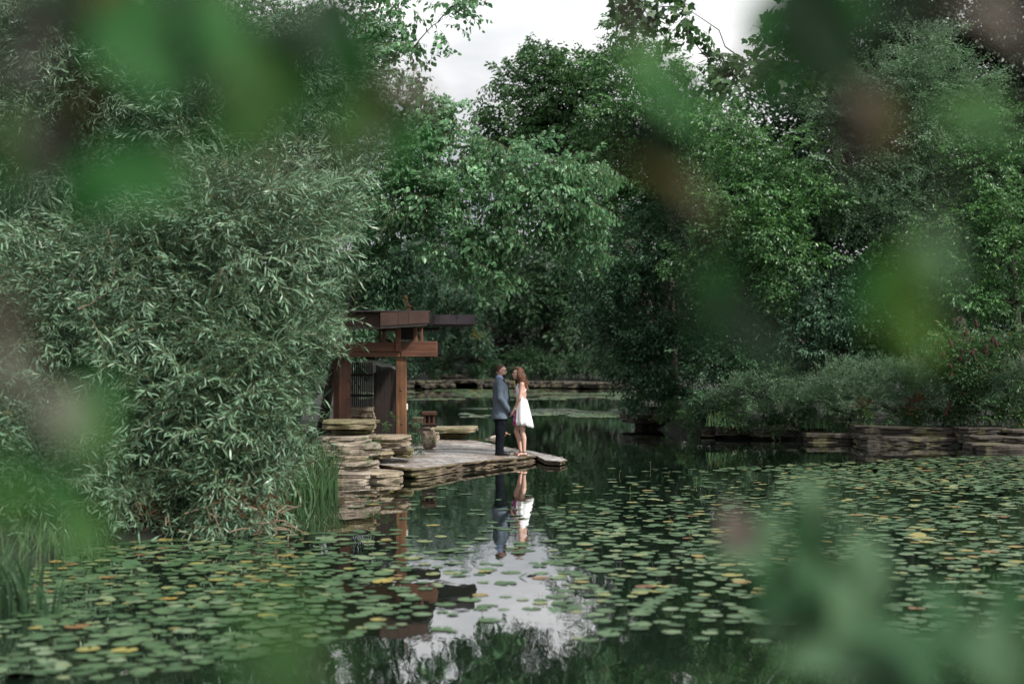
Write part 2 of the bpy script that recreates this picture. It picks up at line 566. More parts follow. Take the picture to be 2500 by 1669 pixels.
def spray(kind, n, Ls, leafL, leafW, rng, sag=0.25, side=3, ang=(35, 70), hang=0.0, tilt=0.5, twigr=0.004):
    """twig pointing along +x with z up; returns leaf and twig triangle templates"""
    V, F, TV, TF = [], [], [], []
    twigs = []
    def path(b0, d0, ln):
        pts = []
        for k in range(5):
            t = k / 4
            pts.append(b0 + d0*ln*t + np.array([0, 0, -sag*ln*t*t]))
        return pts
    main = path(np.zeros(3), np.array([1, 0, 0.10]), Ls)
    twigs.append((main, n if side == 0 else int(n*0.4)))
    for k in range(side):
        t = rng.uniform(0.15, 0.75); i = int(t*4)
        b0 = main[i] + (main[i+1]-main[i])*(t*4-i)
        a = R(rng.uniform(30, 65)) * (1 if k % 2 else -1)
        d0 = np.array([math.cos(a), math.sin(a), rng.uniform(-0.2, 0.3)])
        twigs.append((path(b0, d0, Ls*rng.uniform(0.4, 0.65)), max(2, int(n*0.6/side))))
    for pts, k in twigs:
        for j in range(k):
            t = 0.08 + 0.92*(j + rng.uniform(0, 0.8))/k; t = min(t, 0.999)
            i = int(t*4); b0 = pts[i] + (pts[i+1]-pts[i])*(t*4-i)
            tg = pts[i+1]-pts[i]; tg = tg/np.linalg.norm(tg)
            a = R(rng.uniform(*ang)) * (1 if j % 2 else -1)
            if j == k - 1: a *= 0.2
            ca, sa = math.cos(a), math.sin(a)
            d = np.array([tg[0]*ca - tg[1]*sa, tg[0]*sa + tg[1]*ca, tg[2] + rng.normal(0, 0.30)])
            d = d*(1-hang) + np.array([0, 0, -1.0])*hang
            nr = np.array([rng.normal(0, tilt), rng.normal(0, tilt), 1.0])
            if hang > 0.4: nr = np.array([rng.normal(0, 1), rng.normal(0, 1), 0.35])
            sz = rng.uniform(0.7, 1.15)
            P, f = leaf_tris(kind, b0 + d*0.006, d, nr, leafL*sz, leafW*sz*rng.uniform(0.8, 1.1), rng)
            o = len(V); V += P; F += [tuple(q + o for q in x) for x in f]
        tv, tf = tube([Vector(p) for p in pts], [twigr*(1-0.15*q) for q in range(5)], 3, False)
        o = len(TV); TV += [tuple(p) for p in tv]
        for x in tf: TF += [(x[0]+o, x[1]+o, x[2]+o), (x[0]+o, x[2]+o, x[3]+o)]
    return np.array(V), np.array(F), np.array(TV), np.array(TF)
TEMPL = {}
def templates(key, k=6, **kw):
    if key not in TEMPL:
        rng = np.random.default_rng(abs(hash(key)) % 1000 if False else sum(map(ord, key)))
        kind = kw.pop('kind')
        TEMPL[key] = [spray(kind, rng=rng, **kw) for _ in range(k)]
    return TEMPL[key]
def instance(tmpl, pos, dirs, scale, roll, rng, tone, twig=False):
    """expand spray templates into one triangle mesh"""
    S_ = len(pos)
    d = dirs / np.linalg.norm(dirs, axis=1, keepdims=True)
    up = np.array([0, 0, 1.0])
    s = np.cross(up, d); ln = np.linalg.norm(s, axis=1, keepdims=True)
    s = np.where(ln < 1e-3, np.array([[0, 1.0, 0]]), s / np.maximum(ln, 1e-6))
    u = np.cross(d, s)
    c, sn = np.cos(roll)[:, None], np.sin(roll)[:, None]
    s2 = s*c + u*sn; u2 = -s*sn + u*c
    Bm = np.stack([d, s2, u2], -1)           # columns
    k = rng.integers(0, len(tmpl), S_)
    VV, FF, TT, off = [], [], [], 0
    for j in range(len(tmpl)):
        I = np.where(k == j)[0]
        if len(I) == 0: continue
        V = tmpl[j][2 if twig else 0]; F = tmpl[j][3 if twig else 1]
        W = np.einsum('nab,vb->nva', Bm[I], V) * scale[I][:, None, None] + pos[I][:, None, :]
        VV.append(W.reshape(-1, 3))
        FF.append((F[None] + (np.arange(len(I))*len(V))[:, None, None] + off).reshape(-1, 3))
        TT.append(np.repeat(tone[I], len(V)))
        off += len(I)*len(V)
    return np.concatenate(VV), np.concatenate(FF), np.concatenate(TT)
NTRI = [0]
SKYGAPS = [np.array(p_) for p_ in (
    [(1239, -30), (1236, 8), (1195, 54), (1160, 77), (1099, 77), (1095, 115), (1091, 157), (1045, 161), (1053, 184), (1060, 214), (1100, 212), (1141, 248), (1150, 240), (1168, 207), (1183, 191), (1210, 172), (1190, 142), (1233, 130), (1271, 103), (1329, 65), (1352, 92), (1382, 100), (1428, 92), (1447, 77), (1451, 23), (1443, -30)],
    [(1760, -20), (1890, -20), (1860, 30), (1818, 45), (1815, 95), (1800, 132), (1752, 104), (1738, 70), (1745, 25)], [(1655, 72), (1682, 96), (1692, 145), (1722, 172), (1712, 178), (1676, 140), (1658, 100)])]
WBX = np.array([(0, 1010), (150, 1000), (280, 990), (380, 930), (560, 880), (690, 835), (735, 850), (790, 885), (840, 850), (880, 775), (950, 755), (1010, 775), (1080, 760), (1120, 725), (1180, 690), (1260, 735), (1340, 680)])
def to_px(P):
    cp, sp = math.cos(PITCH), math.sin(PITCH)
    z = P[:, 2] - CAMZ
    f = P[:, 1]*cp + z*sp; u_ = -P[:, 1]*sp + z*cp
    return 1250 + FPX*P[:, 0]/f, 834.5 - FPX*u_/f
def cull_sky(p, tip, rng):
    bad = np.zeros(len(p), bool)
    for t_ in (0, .5, 1.0):
        x, y = to_px(p*(1-t_) + tip*t_)
        for g in SKYGAPS: bad |= inside(x, y, g)
    return ~bad | (rng.random(len(p)) < .03)
def cull_willow(p, tip, rng):
    x, y = to_px(tip); x0, y0 = to_px(p)
    lim = np.interp(y, WBX[:, 0], WBX[:, 1]) + rng.normal(0, 14, len(p))
    return (x < lim) & (x0 < lim) & cull_sky(p, tip, rng)
def crown_points(lobes, dens, rng, clump_r=0.45, per=9, shell=0.5, front=0.7, reach=0.0):
    """lobes: (px, py, D, rx px, ry px, rd metres[, density factor]); sprays gathered in clumps"""
    P, Dr, T, CD = [], [], [], []
    cents = []
    for lb in lobes:
        px, py, D, rx, ry, rd = lb[:6]
        f = lb[6] if len(lb) > 6 else 1.0
        c = np.array(at(px, py, D)); k = D / FPX
        rad = np.array([rx*k, rd, ry*k])
        area = math.pi*rad[0]*rad[2]
        rad = np.maximum(rad*0.4, rad - reach)
        n = max(6, int(dens*f*area))
        nc = max(3, n // per)
        dv = rng.normal(0, 1, (nc, 3)); dv /= np.linalg.norm(dv, axis=1, keepdims=True)
        flip = (dv[:, 1] > 0) & (rng.random(nc) < front)
        dv[flip, 1] *= -1
        rr = shell + (1-shell)*rng.random((nc, 1))**0.6
        cc = dv*rr*rad
        which = rng.integers(0, nc, n)
        cr_ = min(clump_r, rad.min()*0.6)
        p = cc[which] + rng.normal(0, 1, (n, 3))*np.array([cr_, cr_, cr_*0.6])
        P.append(p + c)
        od = p/rad**2; od /= (np.linalg.norm(od, axis=1, keepdims=True)+1e-9)
        Dr.append(od)
        ctone = rng.normal(1.0, 0.16, nc)
        CD.append(rng.normal(0, .38, (nc, 3))[which])
        T.append(np.clip(ctone[which] + rng.normal(0, 0.06, n), 0.55, 1.5))
        cents.append((c, rad, cc + c))
    return np.concatenate(P), np.concatenate(Dr), np.concatenate(T), cents, np.concatenate(CD)
def plant(name, label, cat, base, lobes, tkey, mat, dens, seed, scale=(0.8, 1.25), elev=(0.15, 0.3), bark='bark', trunk_r=0.12, group=None,
          clump_r=0.45, per=9, shell=0.5, twig=None, limbs=True, roll=0.5, front=0.7, trunk_to=None, twigs_per=6, zmin=0.02, stem='trunk', leafname='crown', kind=None, cull=cull_sky):
    rng = np.random.default_rng(seed)
    p, d, tone, cents, cdir = crown_points(lobes, dens, rng, clump_r, per, shell, front, 0.75*TEMPL[tkey][0][0][:, 0].max()*np.mean(scale))
    ok = p[:, 2] > zmin
    p, d, tone, cdir = p[ok], d[ok], tone[ok], cdir[ok]
    d = d*np.array([1, 1, 0.55]) + rng.normal(0, 0.20, d.shape) + cdir
    d[:, 2] += elev[0] + rng.normal(0, elev[1], len(d))
    sc = rng.uniform(scale[0], scale[1], len(p))
    ro = rng.normal(0, roll, len(p))
    if cull is not None:
        dn = d/np.linalg.norm(d, axis=1, keepdims=True)
        ok = cull(p, p + dn*(sc*TEMPL[tkey][0][0][:, 0].max())[:, None], rng)
        p, d, tone, sc, ro = p[ok], d[ok], tone[ok], sc[ok], ro[ok]
    base = Vector(base)
    root = empty(name, base, label=label, cat=cat, group=group)
    st = rng.bit_generator.state
    v, f, tn = instance(TEMPL[tkey], p, d, sc, ro, rng, tone)
    NTRI[0] += len(f)
    o = link(leafname, mesh_tris(leafname, v - np.array(base), f, tn), mat, root, kind='stuff')
    if twig:
        rng.bit_generator.state = st
        v, f, tn = instance(TEMPL[tkey], p, d, sc, ro, rng, tone, True)
        NTRI[0] += len(f)
        link('twigs', mesh_tris('twigs', v - np.array(base), f), M[twig], root, kind='stuff')
    if limbs:
        zz = [c[0][2] for c in cents]
        top = Vector(trunk_to) if trunk_to else Vector(np.mean([c[0] for c in cents], axis=0))
        mid = base.lerp(top, 0.5) + Vector((rng.normal(0, .12), rng.normal(0, .12), 0.1))
        pts = [base - Vector((0, 0, 0.15)), base.lerp(mid, 0.5) + Vector((rng.normal(0, .06), 0, 0)), mid, mid.lerp(top, .6), top]
        tv, tf = tube([q - base for q in pts], [trunk_r*1.25, trunk_r, trunk_r*.8, trunk_r*.6, trunk_r*.35], 9)
        link(stem, mesh_py(stem, tv, tf), M[bark], root, smooth=True)
        nodes = [(pts[i].lerp(pts[i+1], f_), trunk_r*(.9 - .16*(i + f_))) for i in (1, 2, 3) for f_ in (0, .5)] + [(pts[4], trunk_r*.35)]
        for (c, rad, cl) in sorted(cents, key=lambda e_: min((Vector(e_[0]) - q_[0]).length for q_ in nodes)):
            c = Vector(c); mb = MB()
            s0, rr0 = min(nodes, key=lambda q_: (q_[0] - c).length + max(0, q_[0].z - c.z)*.6)
            r0 = max(rr0*.62, .012)
            ln_ = (c - s0).length
            pa = [s0] + [s0.lerp(c, f_) + Vector((rng.normal(0, .07), rng.normal(0, .07), .10*math.sin(f_*3.1) + rng.normal(0, .04)))*ln_*.6 for f_ in (.25, .5, .75)] + [c]
            mb.tube([q_ - base for q_ in pa], [r0, r0*.88, r0*.76, r0*.62, r0*.5], 6)
            nodes.append((c, r0*.7)); nodes.append((pa[2], r0*.75))
            for j in rng.permutation(len(cl))[:twigs_per]:
                e = Vector(cl[j]); m2 = c.lerp(e, .5) + Vector((rng.normal(0, .06), rng.normal(0, .06), .06))
                mb.tube([q - base for q in (c, m2, e)], [r0*.42, r0*.28, r0*.1], 5)
            link('branch', mb.mesh('branch'), M[bark], root, smooth=True)
    return root

# ------------------------------------------------------------------ stones
def densify(poly, step):
    o = []
    for i in range(len(poly)):
        a, b = Vector(poly[i]), Vector(poly[(i+1) % len(poly)])
        n = max(1, int((b-a).length/step))
        for k in range(n): o.append(a.lerp(b, k/n))
    return o
def slab_mesh(name, poly, z0, z1, rng, layers=3, jit=0.025, step=0.12, tilt=None, under=0.0, org=(0, 0, 0)):
    """layered limestone slab: outline in xy, ragged bedding planes down its sides"""
    P = densify([Vector((p[0], p[1], 0)) for p in poly], step)
    cen = sum(P, Vector()) / len(P)
    n = len(P)
    ph = rng.uniform(0, 100)
    rings = []
    hs = [0.0]
    for k in range(layers): hs.append(hs[-1] + rng.uniform(0.6, 1.4))
    hs = [h/hs[-1] for h in hs]
    for k in range(layers):
        ins = rng.uniform(0, jit*1.6) + under*(1-hs[k])
        a, b = hs[k], hs[k+1]
        gap = 0.12*(b-a)
        for (h, extra) in ((a+gap*0.5, 0.55*jit), (a+gap*1.6, 0.0), (b-gap*1.4, -0.1*jit), (b-gap*0.3, 0.5*jit if k < layers-1 else 0.7*jit)):
            rings.append((h, ins + extra, k))
    rings.append((1.0, rings[-1][1] + 0.9*jit, layers))
    v = []
    for (h, ins, k) in rings:
        for i, p in enumerate(P):
            d = (p - cen); ln = d.length or 1
            w_ = mnoise.noise(Vector((p.x*3.1 + ph, p.y*3.1, k*1.7 + h*1.5)))*jit*1.5 + mnoise.noise(Vector((p.x*9 + ph, p.y*9, h*7 + k)))*jit*0.9 + (mnoise.cell(Vector((p.x*4.5 + ph, p.y*4.5, k*1.0 + .5))) - .5)*jit*1.5
            q_ = p - d/ln*(ins + w_)
            z = z0 + (z1-z0)*h + mnoise.noise(Vector((p.x*2.3, p.y*2.3 + ph, h*2)))*0.10*(z1-z0)*(1 if h < 1 else 0.5)
            if tilt: z += tilt(q_.x)
            v.append((q_.x - org[0], q_.y - org[1], z - org[2]))
    f = []
    nr = len(rings)
    for r_ in range(nr-1):
        for i in range(n):
            j = (i+1) % n
            f.append((r_*n+i, r_*n+j, (r_+1)*n+j, (r_+1)*n+i))
    f.append(tuple(range(n-1, -1, -1)))
    f.append(tuple((nr-1)*n + i for i in range(n)))
    me = mesh_py(name, v, f)
    return me
def rect_poly(x0, x1, y0, y1, rng, j=0.05):
    w_, d = x1-x0, y1-y0
    c = min(w_, d)*rng.uniform(0.08, 0.2)
    P = [(x0+c, y0), (x0+w_*.35, y0 - rng.uniform(0, j)), (x0+w_*.7, y0 - rng.uniform(-j, j)*.6), (x1-c, y0 + rng.uniform(0, j)), (x1, y0+c), (x1 + rng.uniform(-j, j), y0+d*.55),
         (x1, y1-c), (x1-c, y1), (x0+c, y1), (x0, y1-c), (x0 + rng.uniform(-j, j), y0+d*.5), (x0, y0+c)]
    return P
def stone_px(parent, px0, px1, py0, py1, D, depth, mat, seed, layers=3, jit=0.025, name='stone', under=0.0):
    """one stone whose front face fills the given pixels of the photograph at distance D"""
    rng = random.Random(seed)
    a, b = at(px0, py0, D), at(px1, py1, D)
    me = slab_mesh(name, rect_poly(a.x, b.x, D, D+depth, rng), min(a.z, b.z), max(a.z, b.z), rng, layers, jit, 0.13, None, under, parent.location)
    o = link(name, me, mat, parent, smooth=False)
    # each stone lies a little out of level about its own middle
    c = Vector(((a.x+b.x)/2, D+depth/2, (a.z+b.z)/2)) - parent.location
    tilt_ = Matrix.Rotation(rng.uniform(-.018, .018), 4, 'Y') @ Matrix.Rotation(rng.uniform(-.07, .07), 4, 'Z')
    o.matrix_local = Matrix.Translation(c) @ tilt_ @ Matrix.Translation(-c)
    return o

# terrace over the water
ter = empty('stone_terrace', (-1.0, 28, 0), label='low flat limestone terrace jutting over the pond under the couple', cat='terrace')
def terrace_slab(pix, th, dz, mat, seed, layers=3, jit=0.02, under=0.0):
    pts = [onterrace(px, py, dz) for px, py in pix]
    rng = random.Random(seed)
    me = slab_mesh('slab', [(p.x, p.y) for p in pts], dz-th, dz, rng, layers, jit, 0.13, lambda x: tz(x), under, ter.location)
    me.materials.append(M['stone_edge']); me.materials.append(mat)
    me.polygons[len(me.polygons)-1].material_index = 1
    return link('slab', me, None, ter)
terrace_slab([(890, 1112), (912, 1131), (958, 1138), (1004, 1143), (1042, 1141), (1078, 1136), (1112, 1131), (1172, 1124), (1232, 1119), (1288, 1114), (1308, 1111), (1296, 1106), (1240, 1103), (1150, 1096), (1062, 1096), (985, 1098), (930, 1100)],
             0.17, 0.0, M['stone_wet'], 3, 4, 0.03, 0.10)
terrace_slab([(1063, 1095), (1150, 1095.5), (1239, 1102.5), (1262, 1097), (1238, 1091.5), (1200, 1082.5), (1160, 1075), (1128, 1071), (1066, 1069), (1010, 1076), (985, 1088), (990, 1096)],
             0.12, -0.008, M['stone_wet'], 7, 3, 0.015)
terrace_slab([(1296, 1105.5), (1310, 1112), (1330, 1122), (1368, 1125.5), (1382, 1121), (1366, 1115), (1326, 1106), (1290, 1099), (1264, 1097), (1244, 1102.5)],
             0.085, -0.016, M['stone_wet'], 9, 2, 0.02)
# supports in the shade below
for k, (x0, x1, y0, y1) in enumerate([(-2.2, -0.9, 26.0, 28.5), (-1.4, -0.2, 27.6, 29.6), (-2.8, -1.6, 25.0, 26.2)]):
    rng = random.Random(40+k)
    link('support_stone', slab_mesh('support_stone', rect_poly(x0, x1, y0, y1, rng), -0.6, 0.07, rng, 3, 0.03, 0.2, None, 0, ter.location), M['stone_dark'], ter)
# pebbles on the terrace edge
rng = random.Random(12)
for k, (px, py) in enumerate([(1236, 1092), (1241, 1093.5), (1256, 1096), (1259, 1094.5), (1262, 1097.5), (1330, 1108), (1352, 1113), (1371, 1117)]):
    p = onterrace(px, py, -0.01); s = rng.uniform(0.012, 0.024)
    v, f = ellipsoid(p - ter.location + Vector((0, 0, s*.5)), (s, s*.8, s*.75), 7, 5)
    link('pebble', mesh_py('pebble', v, f), M['stone_pale'], ter)

# stacked stone wall at the left end of the terrace
wall = empty('stone_wall', (-2.6, 24.5, 0), label='stacked weathered limestone wall with moss beside the willow', cat='stone wall')
W_ = [  # px0, px1, py0, py1, D, depth, material, layers
    (786, 905, 1028, 1049, 24.75, 0.95, 'stone_mossy', 2), (812, 894, 1049, 1067, 24.95, 0.8, 'stone_mossy', 2), (790, 880, 1049, 1064, 25.2, 0.8, 'stone_dark', 2),
    (768, 903, 1066, 1085, 24.5, 1.2, 'stone_pale', 2), (775, 917, 1084, 1114, 24.3, 1.3, 'stone_pale', 3),
    (905, 993, 1066, 1080, 25.0, 0.9, 'stone', 2), (909, 993, 1080, 1090, 24.95, 0.9, 'stone', 1), (911, 990, 1089, 1102, 24.98, 0.9, 'stone_pale', 2),
    (912, 956, 1102, 1120, 24.85, 0.6, 'stone_mossy', 2), (954, 1002, 1097, 1118, 25.3, 0.7, 'stone_mossy', 2),
    (815, 895, 1113, 1131, 24.1, 1.1, 'stone', 3), (805, 915, 1130, 1155, 23.95, 1.2, 'stone_pale', 4),
    (800, 905, 1156, 1180, 23.5, 1.0, 'stone_pale', 2), (893, 976, 1156, 1180, 23.62, 1.1, 'stone', 2), (740, 812, 1150, 1180, 23.9, 0.9, 'stone', 3), (735, 800, 1118, 1150, 24.4, 0.9, 'stone', 3)]
for k, (a, b, c, d, D, dep, mt, ly) in enumerate(W_):
    stone_px(wall, a, b, c, d, D, dep, M[mt], 100+k, ly, 0.034)
# low wall inside the pavilion
low = empty('stone_wall', at(880, 1040, 27.3), label='dim low stone wall inside the pavilion behind the slat screen', cat='stone wall')
for k, (a, b, c, d) in enumerate([(845, 911, 994, 1009), (848, 880, 1009, 1027), (880, 911, 1009, 1028), (846, 911, 1028, 1048)]):
    stone_px(low, a, b, c, d, 27.2 + 0.05*(k % 2), 0.6, M['stone'], 140+k, 2)
# ledge behind the lantern
led = empty('stone_ledge', at(1100, 1071, 33.6), label='flat layered stone ledge behind the terrace over the water', cat='stone ledge')
for k, (a, b, c, d, D, dep) in enumerate([(1052, 1160, 1045.5, 1057.5, 32.6, 1.3), (1062, 1137, 1059, 1071, 32.9, 1.0), (1002, 1043, 1020, 1034, 31.0, 0.8), (1000, 1050, 1034, 1062, 31.2, 1.0), (990, 1060, 1062, 1090, 31.0, 1.5), (1058, 1130, 1070, 1085, 33.2, 1.0)]):
    stone_px(led, a, b, c, d, D, dep, M['stone_mossy' if k < 3 else 'stone'], 160+k, 2, 0.02)
# right bank ledges
rb = empty('stone_ledge', at(2100, 1085, 33.7), label='long dark layered stone ledge along the right bank', cat='stone ledge')
for k, (a, b, c, d, D, dep) in enumerate([(1717, 1757, 1049, 1066, 36.6, 1.0), (1749, 1837, 1043, 1063, 36.2, 1.2), (1836, 1974, 1049, 1067, 35.8, 1.1), (1760, 1840, 1062, 1076, 36.6, 1.0), (1845, 1975, 1066, 1080, 36.0, 1.0),
        (1966, 2103, 1032, 1053, 35.6, 1.0), (1972, 2108, 1058, 1088, 34.6, 1.2), (2100, 2352, 1043, 1069, 33.6, 1.3), (2105, 2390, 1067, 1094, 33.3, 1.2),
        (2353, 2470, 1044, 1064, 32.8, 1.2), (2466, 2560, 1048, 1068, 32.4, 1.2), (2372, 2480, 1065, 1087, 32.2, 1.2), (2476, 2600, 1069, 1090, 31.7, 1.2), (2390, 2600, 1087, 1114, 31.2, 1.2)]):
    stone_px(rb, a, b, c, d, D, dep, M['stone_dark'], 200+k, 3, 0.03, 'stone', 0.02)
cb = empty('stone_ledge', at(1590, 1045, 41), label='small dark stone ledge at the foot of the leaning pondside tree', cat='stone ledge')
for k, (a, b, c, d, D, dep) in enumerate([(1523, 1652, 1011, 1034, 41.0, 1.6), (1570, 1640, 992, 1011, 41.4, 1.2), (1560, 1680, 1034, 1052, 41.5, 1.4)]):
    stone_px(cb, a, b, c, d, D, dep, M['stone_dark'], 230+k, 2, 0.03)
fb = empty('stone_ledge', at(1200, 945, 96), label='far stone ledge across the end of the pond behind the couple', cat='stone ledge')
for k, (a, b, c, d, D, dep) in enumerate([(940, 1010, 930, 947, 95, 3), (1008, 1080, 929, 940, 95.5, 3), (1075, 1139, 914, 922, 97, 2), (1078, 1172, 927, 935, 95.2, 3), (1030, 1105, 937, 947, 94.5, 2), (1168, 1176, 930, 950, 94.8, 1.5),
        (1176, 1240, 927, 945, 96, 3), (1236, 1292, 930, 946, 95.5, 3), (1288, 1338, 931, 946, 95.5, 3), (1336, 1420, 931, 947, 95.2, 3), (1418, 1500, 933, 947, 95, 3), (1498, 1580, 932, 948, 95, 3)]):
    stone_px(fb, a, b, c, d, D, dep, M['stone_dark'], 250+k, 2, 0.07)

# rock that carries the lantern
p = onterrace(1046, 1097); D_ = p.y
rock = None
rng = random.Random(5)
bm = bmesh.new()
bmesh.ops.create_icosphere(bm, subdivisions=4, radius=1.0)
for vv in bm.verts:
    q_ = vv.co.copy()
    n1 = mnoise.noise(q_*1.6 + Vector((3, 1, 7)))*0.20 + mnoise.noise(q_*4.2)*0.13 + mnoise.noise(q_*9.5)*0.07
    r_ = 1 + n1
    sq = max(abs(q_.x), abs(q_.y), abs(q_.z))
    q_ = q_*(0.55 + 0.45/sq*0.72)
    vv.co = Vector((q_.x*0.165*r_ + 0.035*q_.z*-1, q_.y*0.16*r_, q_.z*0.235*r_ + 0.21))
me = bpy.data.meshes.new('rock'); bm.to_mesh(me); bm.free()
ro = link('rock', me, M['rock'], None, smooth=True, label='rough pitted pale rock standing on the terrace under the wooden lantern', cat='rock')
ro.location = (p.x, p.y + 0.05, p.z)

# wooden lantern
lz = CAMZ - (1041.5 - 874)/ppm(D_)
lan = empty('garden_lantern', (p.x + 0.012, p.y + 0.03, lz), R(6), label='small brown wooden garden lantern with open slots on the pale rock', cat='lantern')
def bevel_box(name, a, b, mat, parent, bev=0.006):
    bm = bmesh.new()
    mb = MB().box(a, b)
    vs = [bm.verts.new(q) for q in mb.v]
    for q in mb.f: bm.faces.new([vs[i] for i in q])
    bmesh.ops.bevel(bm, geom=bm.edges[:], offset=bev, segments=1, affect='EDGES')
    me = bpy.data.meshes.new(name); bm.to_mesh(me); bm.free()
    return link(name, me, mat, parent)
bevel_box('base', (-.145, -.13, 0), (.145, .13, .052), M['slat'], lan)
bevel_box('base_step', (-.125, -.115, .052), (.125, .115, .075), M['wood_x'], lan)
for x in (-.112, -.02, .072):
    for y in (-.1, .07):
        bevel_box('upright', (x, y, .075), (x+.036, y+.036, .225), M['wood_z'], lan, .004)
bevel_box('side_panel', (-.10, -.012, .075), (.10, .012, .225), M['slat'], lan, .003)
bevel_box('cap_step', (-.125, -.115, .225), (.125, .115, .243), M['slat'], lan)
bevel_box('cap', (-.152, -.14, .243), (.152, .14, .312), M['wood_x'], lan)

# ------------------------------------------------------------------ pavilion
PD = 26.0
pv = empty('garden_pavilion', at(975, 1100, PD), label='brown timber pavilion with flat copper edged roof half hidden by the willow', cat='pavilion')
def bpx(name, px0, px1, py0, py1, D, depth, mat, bev=0.008):
    """squared timber or panel whose front face fills the given pixels at distance D"""
    a, b = at(px0, py0, D), at(px1, py1, D)
    o_ = pv.location
    c = Vector(((a.x+b.x)/2, D + depth/2, (a.z+b.z)/2))
    h = Vector((abs(b.x-a.x)/2, depth/2, abs(a.z-b.z)/2))
    o = bevel_box(name, -h, h, mat, pv, min(bev, h.x*.5, h.y*.5, h.z*.5))
    o.location = c - o_
    return o
def bolt(parent_o, px, py, D):
    q_ = at(px, py, D)
    v, f = ellipsoid((0, 0, 0), (0.016, 0.012, 0.016), 8, 5)
    o = link('bolt', mesh_py('bolt', v, f), M['bolt'], parent_o, smooth=True)
    o.location = q_ - pv.location - parent_o.location
post = bpx('post', 966.5, 991.5, 872, 1104, PD, 0.19, M['wood_post'])
for px, py in ((979, 952), (981.5, 1034)): bolt(post, px, py, PD - .006)
post = bpx('post', 817, 849, 872, 1040, PD + .25, 0.24, M['wood_z'])
post.rotation_euler.z = R(34)
bolt(post, 842, 930, PD + .22); bolt(post, 842, 973, PD + .22)
for px in (520, 300, 60): bpx('post', px, px+24, 872, 1110, PD + .2, .19, M['wood_z'])
# beams: stepped lower beam and lapped pieces
bm_ = bpx('beam', 978, 1067.5, 833, 870.5, PD - .05, 0.12, M['wood_x'])
bpx('beam', 40, 977, 835, 858, PD - .05, 0.12, M['wood_x'])
bpx('beam', 40, 976.5, 858.6, 871, PD - .045, 0.11, M['wood_x'])
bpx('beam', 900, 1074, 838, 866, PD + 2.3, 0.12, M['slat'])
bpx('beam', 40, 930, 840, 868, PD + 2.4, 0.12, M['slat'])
# rail of the short frame over the beam
bpx('rail', 930, 976, 801, 808, PD, .09, M['wood_x'])
u = bpx('upright', 965, 978, 801, 858, PD - .10, 0.05, M['wood_z'])
bolt(u, 968.5, 804, PD - .108); bolt(u, 968.5, 836, PD - .108)
for (a, b, D) in ((933, 941, PD), (1009, 1018, PD), (1025, 1032, PD + .1), (1013, 1019, PD + .7), (925, 930, PD + .6)):
    bpx('upright', a, b, 797, 834, D, .08, M['wood_z'])
bpx('backing_board', 978, 1012, 808, 829, PD + .5, .04, M['slat'])
bpx('rail', 978, 1025, 799, 809, PD + .45, .09, M['slat'])
for px in (560, 420, 280, 140, 80): bpx('upright', px, px+12, 797, 836, PD, .08, M['wood_z'])
# roof: deck, copper fascia panels, drip edge
def roofpiece(name, P2, D, th, mat):  # quad front by pixels (tl, tr, br, bl)
    q4 = [at(a, b, D) for a, b in P2]
    v = [q_ - pv.location for q_ in q4] + [q_ + Vector((0, th, 0)) - pv.location for q_ in q4]
    return link(name, mesh_py(name, v, [(3,2,1,0),(4,5,6,7),(0,1,5,4),(1,2,6,5),(2,3,7,6),(3,0,4,7)]), mat, pv)
FD = PD - .75
seams = [928.5, 972, 997, 1046.5]
def yt(px): return 762.5 - (px-928)*0.030
def yb(px): return 795.0 - (px-928)*0.062
for i in range(3):
    a, b = seams[i]+.4, seams[i+1]-.4
    roofpiece('fascia_panel', [(a, yt(a)), (b, yt(b)), (b, yb(b)), (a, yb(a))], FD, .03, M['copper'])
left = [40, 130, 220, 310, 400, 490, 580, 670, 760, 845, 928]
for i in range(len(left)-1):
    a, b = left[i]+.4, left[i+1]-.4
    roofpiece('fascia_panel', [(a, 764.5), (b, 764.5), (b, 797), (a, 797)], FD + .35, .03, M['copper'])
roofpiece('drip_edge', [(929, 796.5), (1041, 789.5), (1041, 795), (929, 802)], FD + .05, .05, M['drip_edge'])
roofpiece('drip_edge', [(40, 798), (928, 798), (928, 803), (40, 803)], FD + .4, .05, M['drip_edge'])
roofpiece('roof_deck', [(40, 766), (1044, 762), (1040, 786), (40, 794)], FD + .44, 3.2, M['slat'])
roofpiece('roof_coping', [(40, 761.5), (1047, 757.5), (1047, 759.5), (40, 763.8)], FD + .0, .5, M['copper_grey'])
RD = PD + 2.2
rs = [1030, 1071, 1114, 1160]
for i in range(3):
    a, b = rs[i]+.35, rs[i+1]-.35
    roofpiece('fascia_panel', [(a, 768), (b, 768), (b, 790.5), (a, 790.5)], RD, .03, M['copper_grey'])
roofpiece('drip_edge', [(1030, 792), (1156, 792), (1156, 796.5), (1030, 796.5)], RD + .05, .05, M['slat'])
roofpiece('roof_deck', [(1030, 769), (1157, 769), (1155, 790), (1030, 790)], RD + .06, 2.0, M['slat'])
bpx('rail', 1032, 1072, 799, 807, RD + .3, .08, M['slat'])
